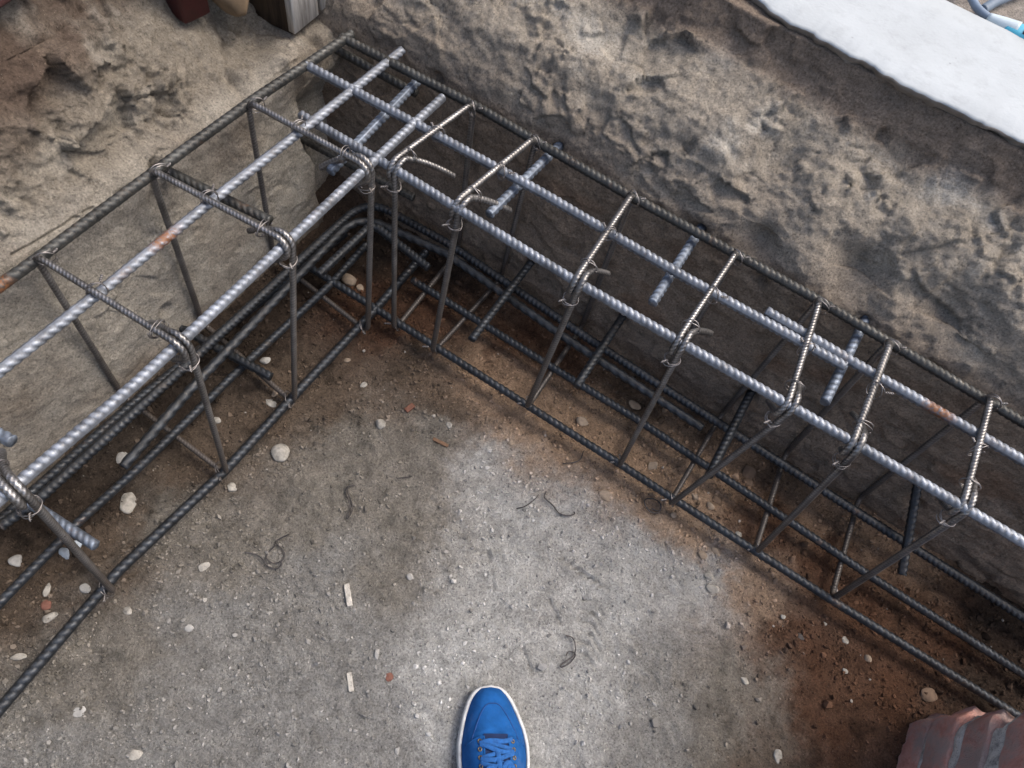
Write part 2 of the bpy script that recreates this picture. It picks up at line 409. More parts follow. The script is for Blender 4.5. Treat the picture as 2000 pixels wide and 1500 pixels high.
def wall_right():
    prof = np.array([(.878, -.04), (.893, .1), (.912, .25), (.928, .38), (.945, .445), (.985, .495), (1.035, .535), (1.08, .570), (1.098, .582), (1.110, .606), (1.121, .641), (1.17, .643), (1.20, .60), (1.42, .60)])
    d = np.concatenate([[0], np.cumsum(np.linalg.norm(np.diff(prof, axis=0), axis=1))])
    t = np.concatenate([np.linspace(0, .79, 250), np.linspace(.79, d[-1], 12)[1:]])
    xs = np.concatenate([np.linspace(-1.3, -.92, 30)[:-1], np.linspace(-.92, 1.15, 640), np.linspace(1.15, 2.6, 50)[1:]])
    X, Tm = np.meshgrid(xs, t, indexing='ij')
    py = np.interp(Tm, d, prof[:, 0]); pz = np.interp(Tm, d, prof[:, 1])
    ty = np.gradient(py, t, axis=1); tz = np.gradient(pz, t, axis=1); L = np.hypot(ty, tz); ny, nz = -tz / L, ty / L
    up = sstep(.40, .56, Tm + .03 * fbm(X * 5, Tm * 5, 3, 51))
    fade = (1 - .8 * sstep(.69, .71, Tm)) * (1 - sstep(.755, .775, Tm))
    n = .010 * fbm(X * 5, Tm * 6, 4, 52) + .004 * fbm(X * 30, Tm * 40, 4, 53) + .0016 * fbm(X * 120, Tm * 120, 3, 54)
    n = n + .009 * np.clip(facets(X * 20 + .3 * fbm(X * 9, Tm * 9, 3, 58), Tm * 26, 59), -.6, .6) * sstep(-.1, .3, fbm(X * 5, Tm * 7, 4, 56)); d1, d2, cid = worley(X * 30, Tm * 36, 57); n = n + .006 * np.clip(.45 - d1, 0, 1) * (cid > .7)
    big = .040 * fbm(X * 3.2, Tm * 4.5, 3, 55) + lumps(X, Tm, 60)
    st = np.sin((Tm + .04 * fbm(X * 3, Tm * 3, 3, 66)) * 46) * .007           # rough ledges
    n = n * (1 - sstep(.755, .775, Tm)); n = n + up * (big * .52 + st * .6 + .004 * fbm(X * 45, Tm * 45, 4, 67)) * fade
    for hx, hz in HOLES_R:
        r2 = (X - hx) ** 2 + (pz - hz) ** 2; n = n - .018 * np.exp(-r2 / .012 ** 2) * (1 + .5 * fbm(X * 60, Tm * 60, 2, 68))
    for hx, hz, rr, dp in ((.18, .5, .045, .05), (.02, .47, .03, .03), (-.02, .59, .05, .03), (.33, .52, .05, .035), (-.52, .30, .02, .02)):
        r2 = (X - hx) ** 2 + (Tm - hz) ** 2; n = n - dp * np.exp(-r2 / rr ** 2)
    P = np.stack([X, py + ny * n, pz + nz * n], -1)
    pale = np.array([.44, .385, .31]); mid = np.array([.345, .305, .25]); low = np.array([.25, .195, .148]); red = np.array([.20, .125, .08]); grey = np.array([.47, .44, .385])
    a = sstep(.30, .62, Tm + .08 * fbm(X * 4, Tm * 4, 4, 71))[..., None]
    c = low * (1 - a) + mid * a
    b = (sstep(.05, .4, fbm(X * 6, Tm * 8, 4, 72)) * a[..., 0])[..., None]; c = c * (1 - b) + pale * b
    b = (sstep(.1, .45, fbm(X * 7, Tm * 7, 4, 73)) * sstep(.5, .6, Tm))[..., None]; c = c * (1 - b) + grey * b
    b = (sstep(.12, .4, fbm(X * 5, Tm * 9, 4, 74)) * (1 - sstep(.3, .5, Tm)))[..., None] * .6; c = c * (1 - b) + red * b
    b = (sstep(.66, .71, Tm + .02 * fbm(X * 14, Tm * 9, 4, 76)))[..., None] * .85; c = c * (1 - b) + np.array([.235, .18, .138]) * b
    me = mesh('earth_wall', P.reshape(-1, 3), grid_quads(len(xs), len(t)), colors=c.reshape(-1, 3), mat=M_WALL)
    o = bpy.data.objects.new('earth_wall', me); COL.objects.link(o)
    tag(o, 'rough tan earth wall behind the long cage, lumpy ledges rising to the white slab', 'earth wall')
wall_right()
def seam_z(y): return np.interp(y, [-2, .2, .45, .7, 1.2], [.42, .41, .378, .37, .37])
def wall_left():
    prof = np.array([(-.785, -.04), (-.798, .1), (-.812, .25), (-.828, .385), (-.834, .40), (-.846, .408), (-.885, .445), (-.94, .5), (-1.02, .565), (-1.10, .61), (-1.25, .65), (-1.7, .68)])
    d = np.concatenate([[0], np.cumsum(np.linalg.norm(np.diff(prof, axis=0), axis=1))])
    t = np.concatenate([np.linspace(0, .95, 300), np.linspace(.95, d[-1], 14)[1:]])
    ys = np.concatenate([np.linspace(-1.6, -.5, 40)[:-1], np.linspace(-.5, 1.02, 500), np.linspace(1.02, 1.5, 40)[1:]])
    Y, Tm = np.meshgrid(ys, t, indexing='ij')
    px = np.interp(Tm, d, prof[:, 0]); pz = np.interp(Tm, d, prof[:, 1])
    steep = np.array([(-.785, -.04), (-.798, .1), (-.812, .25), (-.828, .385), (-.832, .40), (-.837, .408), (-.853, .455), (-.880, .52), (-.920, .60), (-.98, .68), (-1.12, .76), (-1.6, .80)])
    wst = 1 - sstep(.42, .68, Y); px = px * (1 - wst) + np.interp(Tm, d, steep[:, 0]) * wst; pz = pz * (1 - wst) + np.interp(Tm, d, steep[:, 1]) * wst
    dz = (seam_z(Y) - .408)
    pz = pz + dz * sstep(.1, .4, pz)
    tx = np.gradient(px, t, axis=1); tz = np.gradient(pz, t, axis=1); L = np.hypot(tx, tz); nx, nz = tz / L, -tx / L
    ts = .45                      # arc length of the seam
    up = sstep(ts, ts + .06, Tm + .006 * fbm(Y * 14, Tm * 14, 3, 81))
    n = .009 * fbm(Y * 6, Tm * 7, 5, 82) + .0045 * np.clip(facets(Y * 16 + .3 * fbm(Y * 9, Tm * 9, 3, 181), Tm * 19, 182), -.6, .6) * sstep(-.05, .3, fbm(Y * 5, Tm * 5, 3, 183)) + .0026 * fbm(Y * 40, Tm * 40, 4, 83) + .0008 * fbm(Y * 130, Tm * 130, 3, 84)
    d1, d2, cid = worley(Y * 32, Tm * 32, 85); n = n - .004 * np.clip(.3 - d1, 0, 1) * (cid > .8) * 2
    n = n + up * (-.014 + .03 * fbm(Y * 3.5, Tm * 5, 4, 86) + lumps(Y, Tm, 90) * .85 + .008 * fbm(Y * 40, Tm * 40, 4, 87))
    big = up * sstep(.62, .8, Tm) * (1 - sstep(.5, .75, Y)); n = n + big * (.05 * fbm(Y * 6, Tm * 8, 4, 96) - .015)
    sw = Tm - ts - .006 * fbm(Y * 12, Tm * 2, 3, 88); n = n - .007 * np.exp(-(sw / .0035) ** 2) * (fbm(Y * 20, Tm * 3, 3, 89) > -.25)
    # the smooth face stops short of the corner
    edge = sstep(.785, .80, Y + .018 * fbm(Tm * 12, Y * 6, 4, 91)) * (1 - sstep(.30, .42, Tm)); n = n - .055 * edge
    n = n - .045 * up * np.exp(-((Y - .83) / .10) ** 2) * sstep(.47, .55, Tm)      # the post stands in a scooped hollow
    hang = np.exp(-((Y - .80) ** 2 + (Tm - ts - .015) ** 2) / .035 ** 2); n = n + .022 * hang * (1 + fbm(Y * 30, Tm * 30, 3, 92))
    for hy, hz in HOLES_L:
        r2 = (Y - hy) ** 2 + (pz - hz) ** 2; n = n - .02 * np.exp(-r2 / .011 ** 2)
    P = np.stack([px + nx * n, Y, pz + nz * n], -1)
    conc = np.array([.35, .322, .275]); mud = np.array([.225, .198, .16]); pink = np.array([.20, .135, .10]); dark = np.array([.08, .055, .042]); gr = np.array([.36, .33, .28])
    c = conc * (1 - up[..., None]) + mud * up[..., None]
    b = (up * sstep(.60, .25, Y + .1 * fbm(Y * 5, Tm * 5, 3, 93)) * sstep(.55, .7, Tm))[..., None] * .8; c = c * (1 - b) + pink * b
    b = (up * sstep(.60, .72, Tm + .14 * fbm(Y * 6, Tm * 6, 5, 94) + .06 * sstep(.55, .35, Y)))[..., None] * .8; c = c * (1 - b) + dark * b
    b = (sstep(.1, .4, fbm(Y * 7, Tm * 7, 4, 95)))[..., None] * .55; c = c * (1 - b) + gr * b
    b = (sstep(.0, .5, fbm(Y * 4, Tm * 4, 4, 97)) * (1 - up))[..., None] * .6; c = c * (1 - b) + np.array([.14, .105, .075]) * b
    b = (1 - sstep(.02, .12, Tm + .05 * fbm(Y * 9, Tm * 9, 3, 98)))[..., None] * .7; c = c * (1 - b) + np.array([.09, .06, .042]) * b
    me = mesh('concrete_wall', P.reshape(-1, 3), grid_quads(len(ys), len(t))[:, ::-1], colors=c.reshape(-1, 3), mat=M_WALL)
    o = bpy.data.objects.new('concrete_wall', me); COL.objects.link(o)
    tag(o, 'smooth muddy concrete face with crumbly earth heaped above it, behind the shorter cage', 'concrete wall')
wall_left()

# ground beyond the slab and behind the trench, one sheet round the pit
def ground():
    xs = np.concatenate([np.linspace(-60, -2, 30), np.linspace(-1.9, 2.6, 190), np.linspace(2.8, 60, 30)])
    ys = np.concatenate([np.linspace(1.36, 2.4, 70), np.linspace(2.5, 60, 40)])
    X, Y = np.meshgrid(xs, ys, indexing='ij')
    Z = .60 + .02 * fbm(X * 2, Y * 2, 3, 101) + .006 * fbm(X * 18, Y * 18, 4, 102)
    d1, d2, cid = worley(X * 30, Y * 30, 103); Z = Z + .012 * np.clip(.4 - d1, 0, 1) * (cid > .7)
    c = np.array([.30, .27, .24]) * (1 + .3 * fbm(X * 8, Y * 8, 4, 104))[..., None]
    me = mesh('ground', np.stack([X, Y, Z], -1).reshape(-1, 3), grid_quads(len(xs), len(ys)), colors=c.reshape(-1, 3), mat=M_WALL)
    o = bpy.data.objects.new('ground', me); COL.objects.link(o); tag(o, kind='structure')
ground()

# white slab along the top of the earth wall
def slab():
    k = NT('white_slab'); n = k.noise(9, 6, .6); v = k.voro(46)
    c = k.mixc(1.0, (.40, .43, .445), k.ramp(n, [(.3, .86), (.7, 1.03)]), 'MULTIPLY')
    sp = k.math('MULTIPLY', k.ramp(v, [(0, 1.0), (.05, 1.0), (.12, 0.0)]), k.ramp(k.noise(22, 3, .6), [(.52, 0.0), (.6, 1.0)]))
    c = k.mixc(k.math('MULTIPLY', sp, .6), c, (.2, .2, .2)); c = k.mixc(k.ramp(k.noise(34, 7, .75), [(.5, 0.0), (.72, .45)]), c, (.255, .27, .28))
    m = k.out(c, .85, 0, k.bump(k.noise(160, 5, .6), .3, .002))
    k2 = NT('slab_edge'); me2 = k2.out(k2.ramp(k2.noise(40, 6, .65), [(.35, (.22, .185, .15)), (.7, (.34, .295, .25))]), .95, 0, k2.bump(k2.noise(200, 6, .7), .8, .004))
    xs = np.linspace(-1.6, 2.8, 700)
    wob = .012 * fbm(xs * 6, xs * 0 + 3, 4, 111) + .011 * fbm(xs * 30, xs * 0, 5, 112, .6)
    yn = 1.118 + wob + .022 * np.exp(-((xs + .19) / .05) ** 2) - .05 * sstep(-.14, -.28, xs) * 0
    prof = [(1.375, .60, 0), (1.375, .648, 0), (1.371, .655, 0)]
    rows = []
    for y, z, _ in prof: rows.append(np.stack([xs, np.full_like(xs, y) + .003 * fbm(xs * 5, xs * 0 + 9, 3, 113), np.full_like(xs, z)], -1))
    for f in (.75, .5, .25): rows.append(np.stack([xs, yn * (1 - f) + 1.37 * f, .655 + .002 * fbm(xs * 7, xs * 0 + f * 9, 3, 114)], -1))
    rows.append(np.stack([xs, yn + .006, np.full_like(xs, .6555)], -1)); rows.append(np.stack([xs, yn, np.full_like(xs, .6525)], -1))
    top_n = len(rows)
    for j, z in enumerate((.649, .645, .641, .637)):
        rows.append(np.stack([xs, yn + .001 + .003 * j + .006 * fbm(xs * 25, xs * 0 + j * .7, 4, 115), np.full_like(xs, z)], -1))
    V = np.stack(rows, 1); n = V.shape[1]
    me = mesh('concrete_slab', V.reshape(-1, 3), grid_quads(len(xs), n)[:, ::-1], mat=m); me.materials.append(me2)
    idx = np.tile((np.arange(n - 1) >= top_n - 1).astype(np.int32), len(xs) - 1); me.polygons.foreach_set('material_index', idx)
    o = bpy.data.objects.new('concrete_slab', me); COL.objects.link(o)
    tag(o, 'bright white concrete slab strip along the top of the earth wall, dirt stained front edge', 'slab')
slab()

# ------------------------------------------------------------------ reinforcing steel
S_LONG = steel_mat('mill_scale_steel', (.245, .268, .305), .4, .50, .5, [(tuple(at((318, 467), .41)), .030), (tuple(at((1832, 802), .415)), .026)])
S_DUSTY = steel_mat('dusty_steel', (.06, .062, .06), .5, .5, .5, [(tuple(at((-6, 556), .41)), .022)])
S_LOW = steel_mat('shaded_steel', (.032, .038, .046), .3, .46, .45)  # shade around the low bars put into a darker base colour
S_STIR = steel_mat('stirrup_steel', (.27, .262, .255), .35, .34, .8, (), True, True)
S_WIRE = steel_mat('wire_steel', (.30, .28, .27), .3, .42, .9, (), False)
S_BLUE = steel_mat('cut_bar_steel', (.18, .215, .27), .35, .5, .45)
ZT, ZB, ZS, ZSB = .411, .035, .424, .021      # height of top bars, bottom bars, stirrup top and stirrup bottom

def bar_from(pts, root, name, m, r=.008, pitch=.0105, label=None, bend=0.0, slant=.38, roll=1.45):
    mb = MB(); P = np.array(pts, float)
    if bend: P = fillet(P, bend, 14)
    P, q = resample(P, .02); a, b = rng.uniform(0, 6, 2); w = np.sin(np.linspace(0, np.pi, len(P)))
    P[:, 2] += .0016 * np.sin(q * 5.1 + a) * w; P[:, 0] += .0014 * np.sin(q * 4.3 + b) * w; P[:, 1] += .0014 * np.sin(q * 3.7 + a) * w
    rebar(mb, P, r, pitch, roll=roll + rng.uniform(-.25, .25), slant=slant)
    o = mb.build(name, m, root)
    if label: o['label'] = label
    return o
def ring_tie(mb, c, ax, rad, ex=1.0, tail=None, turns=1.0):
    """loop of binding wire round the crossing at c with a twisted tail"""
    ax = np.array(ax, float); ax /= np.linalg.norm(ax); ref = np.array([0, 0, 1.0]) if abs(ax[2]) < .8 else np.array([1.0, 0, 0])
    a = np.cross(ax, ref); a /= np.linalg.norm(a); b = np.cross(ax, a)
    turns += .35; n = int(26 * turns); jj = rng.uniform(0, 6, 4); th = np.linspace(0, 2 * np.pi * turns, n); w = rng.uniform(-1, 1, 3) * .0015
    P = np.array([c + a * rad * ex * np.cos(t) + b * rad * np.sin(t) + ax * (.0022 * np.sin(1.3 * t + jj[0]) + .0017 * t / 6.28) + (a * np.sin(2.3 * t + jj[1]) + b * np.sin(1.7 * t + jj[2])) * .0011 for t in th])
    tube(mb, P, .0008, 6)
    if tail is not None:
        tail = np.array(tail, float); L = np.linalg.norm(tail); tl = tail / L; s0 = c + tl * rad * .95
        p1 = np.cross(tl, ax); p1 /= np.linalg.norm(p1) + 1e-9
        for sgn in (1, -1):
            Q = [s0 + tl * L * u + (p1 * math.cos(u * 11) + np.cross(tl, p1) * math.sin(u * 11)) * sgn * .0013 for u in np.linspace(0, 1, 14)]
            tube(mb, Q, .0009, 5)
def stirrup(root, BT, FT, FB, BB, ax, tails, ties, label=None):
    """closed link with two 135 degree hooks round the front top bar; BT.. are its corners"""
    BT, FT, FB, BB = [np.array(p, float) for p in (BT, FT, FB, BB)]; ax = np.array(ax, float)
    ni = BT - FT; ni /= np.linalg.norm(ni); dn = FB - FT; dn /= np.linalg.norm(dn)
    Rb = .019; C = FT + ni * Rb + dn * Rb
    arc = lambda a: C + Rb * (math.cos(a) * -dn + math.sin(a) * -ni)
    d45 = (ni + dn) / math.sqrt(2)
    la, lb, lat = tails
    A = [arc(a) for a in np.linspace(math.radians(135), 0, 12)]
    pathA = [A[0] + (ni * .75 + dn * .66) * la] + A
    Bq = [arc(a) for a in np.linspace(math.radians(90), math.radians(-38), 12)]
    tdir = ni * .86 + dn * .45
    tb = [Bq[-1] + tdir * lb * u + dn * (.22 * lb * u * u) + ax * (lat * u ** 1.3) for u in (.2, .4, .6, .8, 1.0)]
    pathB = Bq + tb
    mid = fillet([A[-1], BT, BB, FB, Bq[0]], .022, 9)
    P = np.concatenate([np.array(pathA), mid[1:-1], np.array(pathB)])
    _, s = resample(P, .001); d = np.concatenate([[0], np.cumsum(np.linalg.norm(np.diff(P, axis=0), axis=1))]); f = d / d[-1]
    off = np.interp(f, [0, .12, .5, .88, 1], [-.0055, -.0055, 0, .0055, .0055])
    P = P + ax[None] * off[:, None]
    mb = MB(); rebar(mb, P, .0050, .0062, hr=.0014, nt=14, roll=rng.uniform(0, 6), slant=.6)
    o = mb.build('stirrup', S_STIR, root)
    if label: o['label'] = label
    for (c, axis, rad, ex, tail, turns) in ties:
        t = MB(); ring_tie(t, np.array(c, float), axis, rad, ex, tail, turns); to = t.build('tie_wire', S_WIRE, root)
        to.parent = o
    return o

# long cage along the earth wall
cageR = empty('rebar_cage', (0, .78, .02)); tag(cageR, 'long steel rebar cage lying along the brown earth wall, seven stirrups in view', 'rebar cage', 'tied rebar cages')
def Xbar(p0, p1, z0, z1=None): return [at(p0, z0), at(p1, z0 if z1 is None else z1)]
def ext(P, a=0.0, b=0.0):
    P = [np.array(p) for p in P]; d0 = P[0] - P[1]; d0 /= np.linalg.norm(d0); d1 = P[-1] - P[-2]; d1 /= np.linalg.norm(d1)
    return [P[0] + d0 * a] + P[1:-1] + [P[-1] + d1 * b]
bar_from(ext([at((720, 100), ZT), at((940, 212), ZT), at((1220, 377), ZT), at((1598, 589), ZT), at((2000, 826), ZT)], .06, .5), cageR, 'longitudinal_bar', S_DUSTY, label='dusty brown bar against the earth wall')
bar_from(ext([at((607, 132), ZT), at((772, 222), ZT), at((1070, 382), ZT), at((1325, 532), ZT), at((1650, 716), ZT)], .015, 0), cageR, 'longitudinal_bar', S_LONG, label='middle top bar ending in a lap')
bar_from(ext([at((1496, 607), ZT + .001), at((1718, 739), ZT + .001), at((2000, 904), ZT + .001)], 0, .5), cageR, 'longitudinal_bar', S_LONG, label='lapped top bar with a rust patch', slant=.3)
bar_from(ext([at((627, 247), ZT - .014), at((782, 337), ZT), at((1120, 545), ZT), at((1497, 767), ZT), at((2000, 1062), ZT)], .045, .5), cageR, 'longitudinal_bar', S_LONG, label='bright front top bar', slant=.45)
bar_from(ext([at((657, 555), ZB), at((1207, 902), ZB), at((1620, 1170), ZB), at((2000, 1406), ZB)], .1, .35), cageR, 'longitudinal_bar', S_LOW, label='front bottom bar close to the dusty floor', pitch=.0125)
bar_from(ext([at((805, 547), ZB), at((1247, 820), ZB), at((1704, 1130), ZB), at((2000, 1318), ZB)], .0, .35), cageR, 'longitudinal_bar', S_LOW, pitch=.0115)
RS = [  # back top, front top, front bottom, tails, back leg foot, second ties
    ((930, 202), (766, 322), (768, 645), (.03, .075, 0.042), None), ((1053, 268), (893, 400), (842, 690), (.03, .07, 0.038), None), ((1243, 376), (1127, 552), (1025, 800), (.02, .065, 0.022), None),
    ((1447, 490), (1328, 670), (1205, 914), (.02, .062, 0.022), None), ((1608, 584), (1545, 795), (1303, 987), (.06, .065, 0.016), None), ((1748, 664), (1672, 872), (1470, 1083), (.02, .075, -0.012), None), ((1943, 772), (1888, 990), (1620, 1171), (.065, .07, 0.018), None)]
for i, (bt, ft, fb, tl, _) in enumerate(RS):
    BT = at(bt, ZS); FT = at(ft, ZS - .002); FB = at(fb, ZSB); BB = np.array([BT[0] * .6 + FB[0] * .4, .882, ZSB + .012])
    BT[1] = min(BT[1], .905)
    ni = (BT - FT) / np.linalg.norm(BT - FT); dn = (FB - FT) / np.linalg.norm(FB - FT)
    yR2 = .795; f = (yR2 - FT[1]) / (BT[1] - FT[1]); cm = FT + (BT - FT) * f - np.array([0, 0, .006])
    side = 1 if i % 2 else -1
    ties = [(cm, (ni[0] + .6 * side, ni[1], 0), .0155, .8, np.array([.008 * side + .002, .003, .003]), 1.6),
            (FT + ni * .040 + dn * .006, ni, .0125, 1.1, None, 2.0), (FT + dn * .044 + ni * .004, dn, .012, 1.1, np.array([-.006, -.012, .004]), 1.9),
            (BT - ni * .012 - np.array([0, 0, .005]), (ni[0] + .5, ni[1], .2), .0150, .85, np.array([.006, .002, .003]), 1.6),
            (FB + np.array([0, .012, .008]), (.6, .5, .3), .0145, 1.0, np.array([-.008, -.010, .006]), 1.5)]
    stirrup(cageR, BT, FT, FB, BB, (1, 0, 0), tl, ties)

# shorter cage along the concrete wall
cageL = empty('rebar_cage', (-.66, .35, .02)); tag(cageL, 'shorter steel rebar cage along the grey concrete wall, crossing the corner of the trench', 'rebar cage', 'tied rebar cages')
bar_from(ext([at((0, 556), ZT), at((94, 490), ZT), at((315, 329), ZT), at((497, 196), ZT), at((665, 82), ZT)], .4, .03), cageL, 'longitudinal_bar', S_DUSTY, r=.0088, pitch=.0125, label='dark back bar half against the concrete', slant=.55)
bar_from(ext([at((0, 727), ZT), at((207, 565), ZT), at((427, 383), ZT), at((600, 245), ZT), at((775, 106), ZT)], .4, .015), cageL, 'longitudinal_bar', S_LONG, r=.0078, pitch=.0125, label='middle top bar with an orange rust streak', slant=.55, roll=.25)
bar_from(ext([at((27, 952), ZT), at((250, 760), ZT), at((500, 527), ZT), at((697, 345), ZT), at((864, 191), ZT)], .45, 0), cageL, 'longitudinal_bar', S_LONG, r=.0082, pitch=.0108, label='bright front top bar', slant=.25)
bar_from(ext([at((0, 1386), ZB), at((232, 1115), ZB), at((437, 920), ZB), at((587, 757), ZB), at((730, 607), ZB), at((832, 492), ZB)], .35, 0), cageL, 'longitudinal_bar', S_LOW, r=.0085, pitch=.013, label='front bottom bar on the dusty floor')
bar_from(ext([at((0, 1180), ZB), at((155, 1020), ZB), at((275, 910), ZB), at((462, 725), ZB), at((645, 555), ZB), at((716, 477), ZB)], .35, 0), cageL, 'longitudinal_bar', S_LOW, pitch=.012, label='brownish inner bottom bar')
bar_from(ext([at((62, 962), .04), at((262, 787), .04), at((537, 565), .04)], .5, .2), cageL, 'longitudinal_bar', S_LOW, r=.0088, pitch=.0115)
LS = [((487, 194), (722, 322), (717, 650)), ((295, 325), (566, 468), (574, 791)), ((70, 492), (362, 672), (442, 930)), ((-190, 720), (36, 965), (222, 1160))]
for i, (bt, ft, fb) in enumerate(LS):
    BT = at(bt, ZS); FT = at(ft, ZS + (.004 if i == 1 else 0)); FB = at(fb, ZSB); BT[0] = max(BT[0], -.812); BB = np.array([-.79, BT[1] * .75 + FB[1] * .25 - .01, ZSB + .01])
    ni = (BT - FT) / np.linalg.norm(BT - FT); dn = (FB - FT) / np.linalg.norm(FB - FT)
    f = (-.69 - FT[0]) / (BT[0] - FT[0]); cm = FT + (BT - FT) * f - np.array([0, 0, .006])
    ties = [(cm, (ni[0], ni[1] + .5, 0), .0155, .8, np.array([-.004, .008, .003]), 1.6), (FT + ni * .045 + dn * .006, ni, .0125, 1.1, None, 2.2), (FT + dn * .042 + ni * .004, dn, .0125, 1.1, np.array([.010, -.006, .004]), 2.0),
            (BT - ni * .014 - np.array([0, 0, .005]), (ni[0], ni[1] + .6, .2), .0155, .85, np.array([.002, .006, .003]), 1.6), (FB + np.array([-.012, 0, .008]), (.5, .6, .3), .0150, 1.0, np.array([.010, -.008, .008]), 1.6)]
    stirrup(cageL, BT, FT, FB, BB, (0, 1, 0), (.03, .07, (-.012, .014, .016, .012)[i]), ties)

# loose bent bars that turn the corner
def corner_bar(P, label, m, r=.0088, bend=.07, pitch=.0105):
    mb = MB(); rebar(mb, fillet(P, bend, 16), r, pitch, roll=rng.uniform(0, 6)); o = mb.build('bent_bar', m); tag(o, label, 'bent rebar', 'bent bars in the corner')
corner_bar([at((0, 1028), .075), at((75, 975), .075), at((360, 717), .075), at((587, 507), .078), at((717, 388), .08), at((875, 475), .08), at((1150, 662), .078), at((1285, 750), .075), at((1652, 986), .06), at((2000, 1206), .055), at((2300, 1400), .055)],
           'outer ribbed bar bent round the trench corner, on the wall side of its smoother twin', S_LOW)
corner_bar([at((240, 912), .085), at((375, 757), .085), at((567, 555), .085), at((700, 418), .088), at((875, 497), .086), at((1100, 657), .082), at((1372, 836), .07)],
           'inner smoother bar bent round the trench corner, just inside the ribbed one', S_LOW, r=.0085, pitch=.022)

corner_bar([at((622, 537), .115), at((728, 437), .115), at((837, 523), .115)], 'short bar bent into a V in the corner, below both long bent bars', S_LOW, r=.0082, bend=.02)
# dowels drilled into the walls
def dowel(p0, p1, z0, z1, lab, m=S_BLUE, r=.008, into=.06, bend=None):
    A, B = at(p0, z0), at(p1, z1)
    d = (A - B) / np.linalg.norm(A - B)
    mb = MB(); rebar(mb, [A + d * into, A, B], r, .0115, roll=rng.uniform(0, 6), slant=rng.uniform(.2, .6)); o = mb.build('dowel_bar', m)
    tag(o, lab, 'steel dowel', 'dowel bars sticking out of the walls')
DW = [((785, 190), (645, 335), .385, .385, 'bluish dowel in the corner, cut end left of the first stirrup', S_BLUE),
      ((1095, 282), (955, 419), .387, .387, 'bluish dowel from the earth wall passing under the top bars beside the second stirrup', S_BLUE),
      ((1372, 442), (1274, 592), .387, .387, 'bluish dowel from the earth wall between the third and fourth stirrup of the long cage', S_BLUE),
      ((1697, 610), (1611, 786), .387, .383, 'bluish dowel from the earth wall below the end of the lapped top bar', S_BLUE),
      ((1030, 522), (921, 663), .12, .12, 'low dark dowel out of the earth wall near the corner, over the reddish floor', S_LOW),
      ((1217, 617), (1126, 754), .12, .12, 'low grey dowel out of the earth wall, its end over the second bottom bar', S_LOW),
      ((1465, 770), (1384, 930), .12, .12, 'thick low dowel out of the earth wall behind the fifth stirrup leg', S_LOW),
      ((1776, 1038), (1761, 1122), .10, .06, 'short low dowel over the pale patch behind the last stirrup', S_LOW),
      ((332, 336), (528, 431), .372, .372, 'dowel from the concrete wall running just under the second stirrup of the shorter cage', S_DUSTY),
      ((675, 107), (813, 183), .378, .372, 'spiky brown dowel high in the corner between the two top bar ends', S_DUSTY),
      ((-60, 820), (24, 862), .372, .372, 'stub of dowel poking in at the left edge of the photo', S_BLUE),
      ((772, 367), (808, 386), .17, .17, 'short stub of dowel behind the first stirrup leg of the long cage', S_DUSTY),
      ((385, 658), (529, 736), .055, .055, 'dark dowel from the concrete wall with its end over the pebbly dirt', S_LOW),
      ((55, 980), (187, 1066), .12, .12, 'blue grey dowel from the concrete wall lying over the inner bottom bar', S_BLUE)]
for p0, p1, z0, z1, lab, m in DW: dowel(p0, p1, z0, z1, lab, m, into=.30 if p0 == (772, 367) else (.16 if z0 < .2 else (.02 if p0[0] < 680 else .06)))

